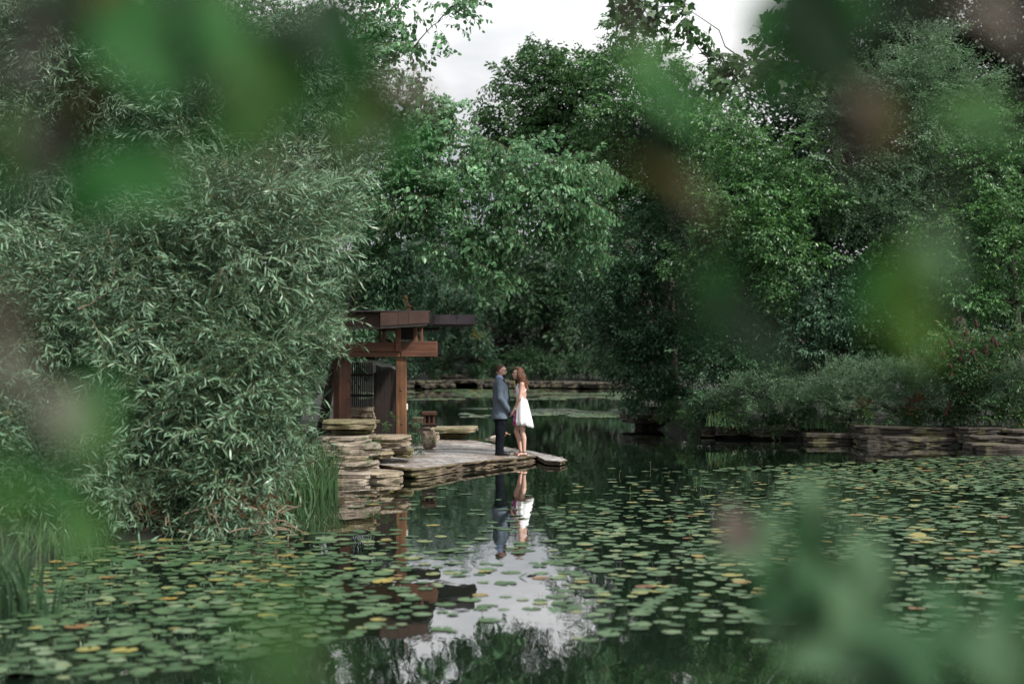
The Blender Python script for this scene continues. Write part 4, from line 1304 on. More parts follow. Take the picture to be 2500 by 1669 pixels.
def pad_mat(name, cols, island):
    m, t, b = newmat(name)
    g = N(t, 'ShaderNodeNewGeometry'); oi = N(t, 'ShaderNodeObjectInfo')
    r = ramp(t, cols)
    t.links.new(g.outputs['Random Per Island'] if island else oi.outputs['Random'], r.inputs['Fac'])
    n = noise(t, coords(t, (1, 1, 1)), 7 if island else 3, 5, .65)
    rn = ramp(t, [(0.3, (.72, .76, .72)), (0.55, (1, 1, 1)), (0.75, (1.12, 1.05, .8))])
    t.links.new(n.outputs['Fac'], rn.inputs['Fac'])
    c = mixcol(t, 1.0, r.outputs['Color'], rn.outputs['Color'], 'MULTIPLY')
    if not island:   # yellowed, nibbled rims
        ln = N(t, 'ShaderNodeVectorMath', operation='LENGTH')
        t.links.new(coords(t, (1, 1, 0)).outputs[0], ln.inputs[0])
        ma = N(t, 'ShaderNodeMath', operation='MULTIPLY_ADD'); ma.inputs[1].default_value = .55
        nr_ = noise(t, coords(t, (1, 1, 1)), 2.2, 4, .6)
        t.links.new(nr_.outputs['Fac'], ma.inputs[0]); t.links.new(ln.outputs['Value'], ma.inputs[2])
        re_ = ramp(t, [(0.0, (0, 0, 0)), (1.0, (.75, .75, .75))])
        mq = N(t, 'ShaderNodeMapRange'); mq.inputs['From Min'].default_value = 1.16; mq.inputs['From Max'].default_value = 1.36
        t.links.new(ma.outputs[0], mq.inputs['Value']); t.links.new(mq.outputs['Result'], re_.inputs['Fac'])
        c = mixcol(t, re_.outputs['Color'], c, (0.15, 0.115, 0.04))
    c = mixcol(t, g.outputs['Backfacing'], c, (0.085, 0.085, 0.05))
    t.links.new(c, b.inputs['Base Color'])
    b.inputs['Roughness'].default_value = .5
    b.inputs['Specular IOR Level'].default_value = .35
    bump(t, b, n.outputs['Fac'], .3, .01)
    return m
GREEN = [(0.0, (0.032, 0.072, 0.030)), (0.5, (0.050, 0.100, 0.044)), (1.0, (0.075, 0.130, 0.062))]
PM = {'green': pad_mat('lily_pad_green', GREEN, False),
      'pale': pad_mat('lily_pad_grey_green', [(0.0, (0.085, 0.14, 0.075)), (1.0, (0.13, 0.18, 0.11))], False),
      'yellow': pad_mat('lily_pad_yellow', [(0.0, (0.17, 0.18, 0.06)), (0.6, (0.25, 0.22, 0.06)), (1.0, (0.30, 0.20, 0.05))], False),
      'orange': pad_mat('lily_pad_orange_brown', [(0.0, (0.11, 0.058, 0.03)), (1.0, (0.17, 0.10, 0.04))], False)}
PMALL = pad_mat('lily_pad_mixed', GREEN[:2] + [(0.70, (0.075, 0.13, 0.06)), (0.80, (0.12, 0.17, 0.10)), (0.93, (0.17, 0.19, 0.075)), (0.97, (0.22, 0.19, 0.06)), (1.0, (0.16, 0.085, 0.04))], True)
rngp = np.random.default_rng(21)
def dens_px(px, py):
    """how crowded the pads lie at a spot of the photograph"""
    n = mnoise.noise(Vector((px*.006, py*.022, 2.0)))*.5 + mnoise.noise(Vector((px*.014, py*.05, 7.0)))*.35
    d = 0.0
    if 1140 < py < 1570 and px > 1300:
        lo = 1340 + max(0, 1230-py)*1.3 if py < 1230 else 1250 + max(0, py-1330)*0.35
        if px > lo:
            d = min(1, (px-lo)/170)*(.28 + .17*min(1, (py-1140)/200)) + n*.5
            if py < 1250 and px < 1900: d *= .12 + .55*max(0, (py-1150)/100)
            if py > 1525: d *= max(0, (1570-py)/45)
            if px > 1900 and py < 1190: d = .75 + n*.5
    if px > 1750 and 1113 + max(0, 2350-px)*.05 < py <= 1150: d = .6 + n*.5
    if px < 1010 and 1300 < py < 1660:
        lim = 1655 - max(0, px-380)*.21
        if py < lim: d = max(d, .92 + n*.55)
        if px > 820: d *= .75
        if px > 700 and py < 1345: d *= .55
    if 990 <= px <= 1330 and 1275 < py < 1560:
        d = max(d, (.07 if py < 1370 else .16) + n*.5 if py < 1520 else n*.15)
    if 860 < px < 1350 and 1190 < py < 1300: d = max(d, .03)
    if 1000 < px < 1400 and 1560 < py < 1610: d = max(d, .02)
    return d
pads = []
cell = {}
def try_pad(x, y, r_, lap):
    ci, cj = int(math.floor(x/.3)), int(math.floor(y/.3))
    for i in (-2, -1, 0, 1, 2):
        for j in (-2, -1, 0, 1, 2):
            for (a, b_, rr) in cell.get((ci+i, cj+j), ()):
                if (a-x)**2 + (b_-y)**2 < ((rr+r_)*lap)**2: return False
    cell.setdefault((ci, cj), []).append((x, y, r_))
    return True
for _ in range(42000):
    y = math.sqrt(rngp.uniform(8.9**2, 31.5**2)); x = rngp.uniform(-.44, .58)*y
    if not inside(np.array([x]), np.array([y]))[0]: continue
    px, py = topx((x, y, 0))
    if rngp.random() > dens_px(px, py): continue
    r_ = .040 + .072*rngp.beta(1.4, 1.7)
    if y > 18: r_ *= .95
    if try_pad(x, y, r_, .52 + .4*rngp.random()): pads.append((x, y, r_, px, py))
pads.sort(key=lambda p_: (not (-10 < p_[3] < 2510), -p_[2]/p_[1]**1.5))
PME = {}
def pad_obj(k, mt):
    if (k, mt) not in PME:
        v, f = PADV[k]
        me = mesh_tris('lily_pad', v, f); me.materials.append(PM[mt]); PME[(k, mt)] = me
    return PME[(k, mt)]
def pad_place(px, py):
    if px < 1000:
        if px < 330: return 'beside the iris blades at the left edge' if py < 1530 else 'in the bottom left corner'
        if px < 680: return 'in the crowded raft below the willow' if py < 1480 else 'at the near edge of the left raft'
        return 'where the pavilion is reflected' if py < 1480 else 'at the right tip of the left raft'
    if px < 1330: return 'floating in the bright sky reflection' if py > 1380 else 'near the reflection of the couple'
    if px < 1850: return 'in the middle of the right hand raft' if py > 1300 else 'in the sparse far pads right of the terrace'
    if px < 2180: return 'behind the blurred weed at lower right' if py > 1300 else 'in the far raft below the feathery bush'
    return 'at the right side near the frame edge' if py > 1300 else 'in the far right raft below the dark ledge'
NAMEC = {'green': 'green lily pad', 'pale': 'pale grey green lily pad', 'yellow': 'yellowing lily pad', 'orange': 'orange brown dying lily pad'}
rest_v, rest_f, off = [], [], 0
for i, (x, y, r_, px, py) in enumerate(pads):
    k = int(rngp.integers(0, 6)); az = rngp.uniform(0, 6.28)
    u_ = rngp.random(); far = y > 16
    mt = 'green' if u_ < (.78 if far else .84) else 'pale' if u_ < .945 else 'yellow' if u_ < .985 else 'orange'
    z = rngp.uniform(.001, .008)
    tx_, ty_ = rngp.normal(0, .02, 2)
    if rngp.random() < .02: tx_, ty_ = rngp.normal(0, .16, 2); z += r_*.1
    if i < 300:
        o = bpy.data.objects.new('lily_pad', pad_obj(k, mt)); C.objects.link(o)
        o.location = (x, y, z); o.rotation_euler = (tx_, ty_, az); o.scale = (r_, r_, r_*.8)
        lab = ('small ' if r_ < .078 else 'large ' if r_ > .102 else '') + NAMEC[mt] + ' ' + pad_place(px, py)
        props(o, lab, 'lily pad', lab.replace('lily pad', 'lily pads'))
    else:
        v, f = PADV[k]
        c, s = math.cos(az), math.sin(az)
        w3 = np.stack([(v[:, 0]*c - v[:, 1]*s)*r_ + x, (v[:, 0]*s + v[:, 1]*c)*r_ + y, v[:, 2]*r_*.8 + z + (v[:, 0]*tx_ + v[:, 1]*ty_)*r_], 1)
        rest_v.append(w3); rest_f.append(f + off); off += len(v)
link('lily_pad_raft', mesh_tris('lily_pad_raft', np.concatenate(rest_v), np.concatenate(rest_f)), PMALL, kind='stuff', label='smaller lily pads spread over the middle distance of the pond', cat='lily pads')
# far films of pads
fv, ff, off = [], [], 0
for _ in range(6000):
    px, py = rngp.uniform(880, 1580), rngp.choice([rngp.uniform(950, 962), rngp.uniform(958, 976), rngp.uniform(996, 1019)])
    if py < 980:
        n = mnoise.noise(Vector((px*.008, py*.12, 4)))
        if n < -.08 + (.0 if px < 1200 or px > 1290 else .0): continue
    else:
        n = mnoise.noise(Vector((px*.01, py*.15, 9)))
        if not (1130 < px < 1570) or n < (.10 if px < 1290 else -.12): continue
    p_ = onz(px, py)
    if not inside(np.array([p_.x]), np.array([p_.y]))[0]: continue
    v, f = PADV[int(rngp.integers(0, 6))]; r_ = rngp.uniform(.12, .22)
    fv.append(v*r_ + np.array([p_.x, p_.y, rngp.uniform(.001, .01)])); ff.append(f + off); off += len(v)
link('far_lily_pads', mesh_tris('far_lily_pads', np.concatenate(fv), np.concatenate(ff)), PMALL, kind='stuff', label='thin bands of far lily pads across the water behind the couple', cat='lily pads')
print('pads', len(pads))
# bud stalks rising from the pads
stm = plain_mat('lily_stalk', (0.10, 0.10, 0.035), .6)
rng = random.Random(31)
for k in range(16):
    px, py = rng.uniform(1500, 2450), rng.uniform(1140, 1330)
    p_ = onz(px, py); h = rng.uniform(.05, .12)
    mb = MB(); bx_ = rng.uniform(-.05, .05)
    mb.tube([(0, 0, -.02), (bx_*.3, 0, h*.6), (bx_, 0, h)], [.005, .0045, .004], 5); mb.ell((bx_, 0, h+.008), (.010, .010, .013), 7, 5)
    o = link('bud_stalk', mb.mesh('bud_stalk'), stm, None, label='thin yellowish lily bud stalk rising between the right hand pads', cat='bud stalk', group='lily bud stalks'); o.location = p_

# ------------------------------------------------------------------ vegetation
templates('willow', kind='willow', n=40, Ls=.64, leafL=.118, leafW=.0155, sag=.30, side=2, ang=(28, 58), tilt=.8, k=8)
templates('birch', kind='ovate', n=22, Ls=.50, leafL=.100, leafW=.066, sag=.55, side=3, ang=(30, 70), hang=.62, tilt=.8, k=7)
templates('broad', kind='kite', n=24, Ls=.50, leafL=.105, leafW=.058, sag=.30, side=3, ang=(35, 70), hang=.22, tilt=.55, k=7)
templates('oval', kind='ovate', n=22, Ls=.50, leafL=.110, leafW=.055, sag=.35, side=3, ang=(35, 70), hang=.30, tilt=.6, k=7)
templates('small', kind='kite', n=26, Ls=.36, leafL=.062, leafW=.028, sag=.1, side=3, ang=(30, 65), tilt=.7, k=6)
templates('fine', kind='willow', n=30, Ls=.42, leafL=.085, leafW=.014, sag=.05, side=2, ang=(25, 60), tilt=.9, k=6)
templates('maple', kind='maple', n=14, Ls=.55, leafL=.150, leafW=.160, sag=.35, side=3, ang=(35, 75), hang=.25, tilt=.7, k=6)
templates('far', kind='kite', n=24, Ls=1.25, leafL=.26, leafW=.135, sag=.30, side=3, ang=(30, 70), hang=.25, tilt=.6, k=6)
templates('farwillow', kind='willow', n=28, Ls=1.4, leafL=.34, leafW=.075, sag=.5, side=2, ang=(25, 55), hang=.3, tilt=.8, k=6)
templates('compound', kind='kite', n=34, Ls=.42, leafL=.085, leafW=.030, sag=.45, side=2, ang=(55, 85), tilt=.35, k=6)
LM = {
 'willow': leaf_mat('willow_leaf', [(0.0, (0.048, 0.098, 0.052)), (0.5, (0.082, 0.142, 0.082)), (0.965, (0.125, 0.190, 0.115)), (1.0, (0.21, 0.18, 0.06))], under=(0.19, 0.315, 0.20), rough=.36, trans=.30, spec=.45),
 'birch': leaf_mat('birch_leaf', [(0.0, (0.0725, 0.1788, 0.0855)), (0.6, (0.1210, 0.2650, 0.1304)), (1.0, (0.1890, 0.3478, 0.1708))], rough=.38, trans=0.35, spec=.45),
 'maple': leaf_mat('maple_leaf', [(0.0, (0.0347, 0.0847, 0.0348)), (0.7, (0.0598, 0.1339, 0.0520)), (1.0, (0.0998, 0.1845, 0.0682))], trans=0.35),
 'bright': leaf_mat('bright_leaf', [(0.0, (0.0471, 0.1207, 0.0438)), (0.6, (0.0784, 0.1811, 0.0681)), (1.0, (0.1372, 0.2683, 0.0913))], rough=.36, trans=0.35, spec=.4),
 'deep': leaf_mat('deep_leaf', [(0.0, (0.0271, 0.0724, 0.0354)), (0.7, (0.0460, 0.1084, 0.0530)), (1.0, (0.0785, 0.1502, 0.0707))], rough=.40, trans=0.30),
 'grey': leaf_mat('grey_green_leaf', [(0.0, (0.0432, 0.0994, 0.0552)), (1.0, (0.0810, 0.1587, 0.0920))], rough=.5, trans=0.25),
 'dark': leaf_mat('dark_leaf', [(0.0, (0.0151, 0.0251, 0.0145)), (1.0, (0.0318, 0.0483, 0.0274))], trans=0.25),
 'feather': leaf_mat('feathery_leaf', [(0.0, (0.0840, 0.1575, 0.0862)), (1.0, (0.1400, 0.2205, 0.1323))], rough=.5, trans=.35),
 'sumac': leaf_mat('sumac_leaf', [(0.0, (0.0484, 0.1118, 0.0473)), (0.93, (0.0847, 0.1615, 0.0676)), (1.0, (0.2240, 0.1350, 0.0294))], trans=0.35),
 'rust': leaf_mat('rust_leaf', [(0.0, (0.1400, 0.0550, 0.0300)), (1.0, (0.2400, 0.1000, 0.0500))], trans=0.30),
 'yellowflower': leaf_mat('yellow_flower', [(0.0, (0.34, 0.24, 0.02)), (1.0, (0.46, 0.34, 0.04))], trans=0.30),
 'far': leaf_mat('far_leaf', [(0.0, (0.0324, 0.0759, 0.0414)), (1.0, (0.0670, 0.1270, 0.0736))], rough=.5, trans=0.30),
 'fargreen': leaf_mat('far_green_leaf', [(0.0, (0.0239, 0.0600, 0.0276)), (1.0, (0.0505, 0.1035, 0.0460))], rough=.5, trans=0.30),
}
def gp(px, D, dz=0.0):
    x = (px-1250)/FPX*D
    return (x, D, gz(x, D) + dz)
# the big willow at left
plant('willow_tree', 'large silvery willow bush spilling over the pond at left', 'willow tree', gp(330, 18.6), [
    (310, 740, 18.2, 400, 300, 1.7), (600, 600, 18.2, 290, 260, 1.5), (540, 960, 17.6, 320, 270, 1.4), (230, 1080, 17.2, 270, 210, 1.3), (700, 830, 18.3, 160, 190, 1.0), (680, 1020, 17.6, 130, 170, .8), (690, 1150, 17.2, 110, 110, .6),
    (560, 1190, 16.9, 210, 95, .7), (330, 1235, 16.4, 160, 70, .55), (80, 900, 17.6, 200, 250, 1.2), (790, 790, 18.4, 90, 95, .5, 1.2), (835, 770, 18.4, 75, 45, .3, .9), (760, 560, 18.8, 120, 150, .9)],
    'willow', LM['willow'], 88, 1, scale=(.8, 1.35), cull=cull_willow, elev=(.10, .34), bark='pale_bark', trunk_r=.16, clump_r=.28, per=7, shell=.55, twig='willow_twig', roll=.7)
plant('willow_tree', 'tall willow crown rising at the upper left behind blurred leaves', 'willow tree', gp(250, 21.5), [
    (220, 330, 21.5, 380, 260, 1.6), (600, 170, 21.5, 320, 230, 1.6), (80, 90, 21.5, 300, 200, 1.5), (820, 420, 21.5, 130, 150, 1.0), (760, 250, 21.8, 190, 170, 1.2), (520, 400, 21, 240, 160, 1.2), (350, 20, 21.8, 350, 150, 1.4), (910, 330, 21.6, 110, 90, .8, .8)],
    'willow', LM['willow'], 64, 2, scale=(.8, 1.35), cull=cull_willow, elev=(-.05, .34), bark='bark', trunk_r=.2, clump_r=.32, per=7, shell=.45, twig='willow_twig', roll=.7)
# dry stalks at the foot of the willow
rng = random.Random(3)
ds = empty('dry_branches', gp(600, 16.6), label='tangle of dry brown twigs at the waterline below the willow', cat='twigs')
for k in range(70):
    a = at(rng.uniform(330, 715), rng.uniform(1240, 1320), rng.uniform(16.0, 16.9)); a.z = max(a.z, .0)
    d = Vector((rng.uniform(-.5, .5), rng.uniform(-.2, .15), rng.uniform(-.25, .35)))*rng.uniform(.5, 1.3)
    mid = a + d*.5 + Vector((0, 0, rng.uniform(-.06, .1)))
    mb = MB(); mb.tube([q_ - ds.location for q_ in (a, mid, a + d)], [.010, .007, .003], 4)
    link('twig', mb.mesh('twig'), M['dry_twig'], ds)
for k, (a, b, c) in enumerate([((540, 1108), (640, 1090), (715, 1066)), ((590, 1085), (660, 1112), (695, 1145)), ((545, 655), (520, 690), (515, 745)), ((190, 755), (212, 748), (285, 700)), ((280, 650), (275, 700), (250, 760)), ((262, 560), (278, 600), (280, 640))]):
    D = 16.5
    A_, B_, C_ = at(*a, D), at(*b, D), at(*c, D + .5)
    pts = [A_*(1-t_)**2 + B_*2*t_*(1-t_) + C_*t_*t_ + Vector((0, 0, rng.uniform(-.02, .02))) for t_ in (0, .2, .4, .6, .8, 1)]
    mb = MB(); mb.tube([q_ - ds.location for q_ in pts], [.010, .009, .008, .007, .005, .003], 5)
    link('bare_branch', mb.mesh('bare_branch'), M['dry_twig'], ds)
plant('waterside_scrub', 'brownish scrub leaves at the waterline below the willow', 'shrub', gp(620, 17.0), [(600, 1265, 16.5, 180, 38, .35), (420, 1285, 16.3, 130, 30, .3)], 'fine', LM['rust'], 24, 33, limbs=False, clump_r=.15, zmin=.01, leafname='foliage')
plant('left_shrub', 'dark leafy shrub at the left edge above the grasses', 'shrub', gp(-60, 15.5), [(30, 1120, 15.6, 150, 170, .7), (130, 1230, 15.3, 130, 80, .5)], 'willow', LM['willow'], 50, 35, twig='willow_twig', trunk_r=.04, clump_r=.2)

# dense dark trees behind the willow and pavilion
plant('background_tree', 'dense dark tree behind the willow at left', 'tree', gp(150, 33), [(100, 300, 33, 420, 420, 2.0), (500, 350, 33, 360, 380, 2.0), (200, 780, 33, 420, 260, 2.0), (650, 700, 32, 260, 260, 1.5)], 'broad', LM['deep'], 30, 4, scale=(1.3, 1.9), trunk_r=.3, clump_r=.7)
# leafy tree over the pavilion whose branch ends show against the sky
plant('birch_tree', 'birch with dark hanging sprays against the sky at top left', 'tree', gp(560, 25.5), [
    (820, 60, 25.0, 150, 110, 1.0), (960, 30, 24.6, 130, 60, .8), (1100, 18, 24.4, 90, 26, .5, .55), (1180, 14, 24.4, 50, 18, .35, .4), (930, 130, 24.6, 110, 70, .7), (1010, 118, 24.5, 70, 50, .5, .5), (880, 230, 24.8, 100, 70, .7), (1010, 170, 24.5, 55, 40, .4, .35), (1000, 225, 24.6, 60, 25, .4, .5), (1070, 55, 24.5, 45, 38, .4, .35)],
    'birch', LM['birch'], 40, 5, scale=(.8, 1.15), elev=(-.15, .3), clump_r=.22, per=5, trunk_r=.22, twig='willow_twig', trunk_to=at(700, 60, 25.3))
# overhanging birch branches across the middle
plant('birch_tree', 'birch with pale green drooping leaves hanging over the pavilion and pond', 'tree', gp(700, 31.5), [
    (930, 420, 29.0, 120, 100, 1.0), (1060, 400, 28.8, 150, 80, 1.0), (1250, 400, 28.6, 150, 70, .9), (1400, 420, 28.8, 110, 75, .8), (950, 500, 28.6, 140, 70, .9), (1100, 500, 28.4, 160, 75, .9), (1290, 490, 28.4, 140, 80, .8), (1420, 520, 28.6, 60, 90, .6),
    (1130, 600, 28.3, 130, 60, .7), (1235, 570, 28.3, 90, 65, .6), (1190, 655, 28.2, 75, 45, .5, .9), (1200, 690, 28.2, 25, 25, .3), (1430, 600, 28.5, 45, 55, .5), (1340, 560, 28.5, 70, 60, .5, .8), (900, 570, 29.0, 90, 60, .7), (1020, 300, 29.2, 80, 60, .7), (1080, 285, 29.3, 80, 45, .6, .9), (1050, 245, 29.4, 60, 40, .5, .9), (1120, 330, 29.0, 90, 50, .7), (1100, 250, 29.4, 50, 30, .5, .4)],
    'birch', LM['birch'], 50, 6, scale=(.8, 1.2), elev=(-.30, .28), clump_r=.26, per=6, trunk_r=.2, twig='willow_twig', front=.6, trunk_to=at(850, 420, 30))
plant('overhanging_branch', 'darker leafy branch hanging just above the pavilion roof', 'tree branch', gp(780, 30.6), [(940, 640, 28.6, 75, 55, .6), (985, 690, 28.4, 50, 45, .4), (890, 690, 28.6, 60, 45, .5), (1000, 610, 28.6, 40, 30, .4, .6)],
    'oval', LM['deep'], 44, 7, scale=(.8, 1.15), elev=(-.3, .25), clump_r=.25, per=5, trunk_r=.10, trunk_to=at(900, 600, 29))
# central maple tops
plant('maple_tree', 'rounded dark maple crown against the sky behind the birch', 'tree', gp(1660, 48), [
    (1330, 130, 45, 55, 60, .9), (1330, 220, 45, 125, 95, 1.6), (1230, 200, 45, 45, 38, .7, .8), (1240, 300, 45, 75, 80, 1.3), (1400, 250, 45, 110, 110, 1.5), (1340, 350, 45, 150, 90, 1.6), (1190, 245, 45, 25, 30, .5, .5), (1440, 400, 45.4, 130, 110, 1.6), (1280, 440, 46, 110, 80, 1.4, .7), (1430, 170, 45.2, 50, 60, .8)],
    'oval', LM['maple'], 40, 8, scale=(1.05, 1.45), elev=(.10, .3), clump_r=.38, per=6, trunk_r=.28, trunk_to=at(1400, 250, 45.6))
plant('ash_tree', 'bright green tree crown right of the sky opening', 'tree', gp(1640, 43), [
    (1530, 80, 42, 70, 60, .9), (1500, 160, 42, 75, 70, 1.0), (1600, 170, 42, 105, 90, 1.3), (1560, 280, 42, 130, 100, 1.4), (1660, 290, 42, 90, 90, 1.2), (1500, 360, 42.5, 100, 100, 1.3), (1630, 420, 42, 130, 110, 1.4), (1540, 500, 42.5, 110, 90, 1.2)],
    'broad', LM['bright'], 46, 9, scale=(.95, 1.35), elev=(.1, .3), clump_r=.36, per=6, trunk_r=.24, trunk_to=at(1600, 250, 42.6))
plant('plane_tree', 'dark lobed leaves on high branches against the sky top right', 'tree', gp(3000, 33), [
    (1510, 8, 25, 55, 22, .5, .8), (1600, 20, 25, 90, 42, .7), (1690, 30, 25, 60, 40, .6), (1690, 100, 25, 45, 45, .5, .8), (1735, 150, 25.2, 65, 45, .6), (1770, 195, 25.2, 55, 30, .5, .8), (1860, 70, 25.4, 80, 60, .7, .8), (1940, 40, 25.6, 90, 80, .8), (1820, 150, 25.4, 70, 70, .7), (1930, 160, 25.8, 110, 90, .9)],
    'maple', LM['maple'], 26, 10, scale=(.85, 1.2), elev=(-.1, .3), clump_r=.24, per=4, trunk_r=.22, twig='willow_twig', trunk_to=at(2560, -620, 27.5))
# leaning tree over the water, centre right
plant('leaning_tree', 'dark green tree with branches trailing to the water right of the couple', 'tree', gp(1632, 41.2, .05), [
    (1560, 610, 40, 120, 90, 1.3), (1540, 690, 39.6, 90, 70, 1.0), (1640, 660, 40, 110, 100, 1.2), (1470, 740, 40.5, 90, 80, 1.0, .8), (1560, 790, 40, 110, 80, 1.1), (1650, 800, 40, 90, 90, 1.1), (1500, 860, 40.5, 90, 65, .9, .8), (1590, 900, 40, 90, 70, .9), (1660, 960, 39.8, 45, 60, .5), (1560, 960, 40.2, 70, 45, .6, .6), (1430, 640, 41, 80, 80, 1.0, .7), (1650, 540, 40.5, 120, 90, 1.2)],
    'broad', LM['deep'], 50, 11, scale=(.85, 1.25), elev=(-.15, .3), clump_r=.32, per=6, trunk_r=.10, trunk_to=at(1600, 700, 40.5))
# right bank trees
plant('locust_tree', 'bright green tree in the middle of the right bank', 'tree', gp(1930, 39), [
    (1830, 480, 37.6, 120, 90, 1.2), (1900, 400, 38, 120, 90, 1.3), (1800, 380, 38.4, 90, 80, 1.1), (1860, 560, 37, 130, 75, 1.1), (1930, 630, 37, 90, 80, 1.0), (1900, 700, 37, 80, 60, .8), (1780, 570, 37.6, 90, 70, 1.0), (1720, 650, 38, 90, 80, 1.0), (1780, 720, 38, 90, 70, .9), (1750, 300, 38.6, 90, 80, 1.1), (1980, 500, 37.6, 90, 90, 1.1)],
    'broad', LM['bright'], 46, 12, scale=(.85, 1.25), elev=(-.05, .3), clump_r=.34, per=6, trunk_r=.14, trunk_to=at(1900, 500, 38.4))
plant('crabapple_tree', 'grey green tree with many twigs at upper right', 'tree', gp(2230, 39), [
    (2250, 120, 38, 90, 70, 1.0), (2180, 200, 38, 130, 90, 1.3), (2280, 230, 37.6, 110, 100, 1.2), (2150, 320, 38, 130, 90, 1.2), (2300, 340, 37.4, 120, 90, 1.2), (2060, 260, 38.4, 100, 100, 1.2), (2080, 420, 37.8, 120, 90, 1.1), (2230, 430, 37.2, 130, 80, 1.1), (2390, 250, 37.8, 45, 70, .6, .7), (2410, 200, 37.8, 20, 35, .4, .7), (2160, 520, 37, 120, 80, 1.1), (2290, 520, 36.8, 110, 80, 1.0)],
    'small', LM['feather'], 62, 13, scale=(1.2, 1.7), elev=(.05, .3), clump_r=.34, per=7, trunk_r=.16, trunk_to=at(2220, 260, 38.2))
plant('mulberry_tree', 'mid green tree leaning in from the right edge', 'tree', gp(2500, 37), [
    (2400, 420, 36.4, 110, 90, 1.1), (2480, 340, 36.6, 80, 90, 1.0), (2460, 520, 36, 100, 90, 1.0), (2360, 560, 36, 110, 90, 1.0), (2450, 640, 35.6, 90, 80, .9), (2330, 660, 36, 100, 80, .9), (2480, 740, 35.4, 70, 80, .8), (2390, 740, 35.6, 80, 70, .8), (2220, 620, 36.4, 90, 70, .9)],
    'oval', LM['bright'], 42, 14, scale=(.8, 1.15), elev=(0, .3), clump_r=.3, per=6, trunk_r=.16, trunk_to=at(2460, 480, 36.4))
plant('grey_shrub', 'shaded grey green shrub between the right bank trees', 'shrub', gp(2010, 37.2), [(1990, 710, 36.6, 70, 70, .7), (2020, 790, 36.4, 90, 60, .8), (1960, 830, 36.4, 80, 50, .7), (2060, 860, 36.6, 70, 50, .7), (2110, 760, 36.8, 90, 80, .8)],
    'oval', LM['grey'], 44, 15, scale=(.75, 1.05), elev=(0, .3), clump_r=.26, per=5, trunk_r=.06)
plant('understorey_shrub', 'dark shrub at the back of the right bank', 'shrub', gp(1800, 38.4), [(1760, 880, 37.6, 110, 80, .9), (1860, 900, 37, 100, 70, .8), (1720, 970, 37, 80, 50, .6), (2240, 780, 36.6, 110, 80, .9), (2150, 690, 37, 90, 80, .9)],
    'broad', LM['deep'], 46, 16, scale=(.75, 1.05), clump_r=.28, per=6, trunk_r=.05)
plant('feathery_bush', 'light green feathery bush on the right bank ledge', 'bush', gp(2080, 35.4), [(2060, 930, 35.2, 100, 55, .7), (2160, 930, 35.0, 110, 60, .7), (2000, 980, 35.2, 90, 45, .6), (2120, 985, 34.8, 110, 40, .6), (2230, 970, 34.8, 80, 50, .6), (1920, 990, 35.6, 80, 40, .5)],
    'fine', LM['feather'], 90, 17, scale=(.8, 1.1), elev=(.7, .3), clump_r=.2, per=7, trunk_r=.03, stem='stem')
plant('feathery_bush', 'pale green weedy bush spilling over the ledge below the grey shrub', 'bush', gp(1860, 36.4), [(1830, 960, 36.2, 80, 50, .6), (1900, 940, 36.2, 80, 55, .6), (1760, 990, 36.6, 70, 40, .5), (1960, 960, 35.8, 70, 50, .5), (1880, 1010, 35.9, 90, 26, .4)],
    'small', LM['feather'], 110, 28, scale=(.8, 1.15), elev=(.5, .35), clump_r=.2, per=7, trunk_r=.03, stem='stem')
plant('feathery_bush', 'soft green bush in front of the sumac on the right ledge', 'bush', gp(2290, 34.6), [(2270, 900, 34.6, 70, 60, .6), (2330, 960, 34.3, 70, 50, .5), (2210, 1000, 34.6, 90, 34, .4), (2420, 990, 33.4, 90, 40, .5), (2490, 930, 33.2, 60, 70, .5)],
    'fine', LM['feather'], 90, 29, scale=(.8, 1.15), elev=(.5, .35), clump_r=.2, per=7, trunk_r=.03, stem='stem')
plant('low_bank_plants', 'mixed low weeds and ferns along the edge of the right ledge', 'plants', gp(1850, 36.4), [(1780, 1020, 36.3, 70, 26, .4), (1880, 1030, 36.0, 70, 22, .4), (1980, 1020, 35.6, 70, 22, .4), (2150, 1020, 34.8, 110, 24, .4), (2280, 1025, 34.4, 80, 24, .4), (1690, 1030, 37.2, 60, 25, .4), (2340, 1000, 34.0, 60, 34, .4), (1930, 1035, 36.0, 80, 20, .4), (2060, 1022, 35.4, 80, 22, .4), (2220, 1030, 34.6, 90, 20, .4), (2450, 1020, 33.2, 90, 24, .4), (1650, 1020, 39, 50, 30, .5), (1730, 1005, 37.6, 60, 30, .5), (1600, 985, 41.5, 60, 25, .5)],
    'compound', LM['sumac'], 110, 18, scale=(.7, 1.0), elev=(.5, .4), clump_r=.16, limbs=False, leafname='foliage')
plant('rusty_grass', 'rust brown dry weeds on the right bank ledge', 'weeds', gp(2230, 34.8), [(2235, 1000, 34.4, 34, 34, .25), (2110, 1010, 34.7, 40, 20, .25)], 'fine', LM['rust'], 90, 19, scale=(.6, .9), elev=(1.0, .3), clump_r=.14, limbs=False, leafname='foliage')
sm = plant('sumac_shrub', 'sumac shrub with dark red fruit cones at the right edge', 'shrub', gp(2430, 34.2), [(2400, 870, 34, 80, 55, .6), (2460, 830, 34, 60, 50, .6), (2350, 930, 34, 80, 45, .6), (2450, 940, 33.6, 80, 60, .6), (2400, 1000, 33.6, 70, 30, .5), (2330, 850, 34.2, 50, 50, .5), (2310, 990, 34.2, 50, 35, .4)],
    'compound', LM['sumac'], 62, 20, scale=(1.1, 1.5), elev=(.1, .3), clump_r=.22, per=5, trunk_r=.035, bark='pale_bark', stem='stem')
redm = plain_mat('sumac_fruit', (0.045, 0.010, 0.011), .9, 0, .4, 60, .8)
rng = random.Random(14)
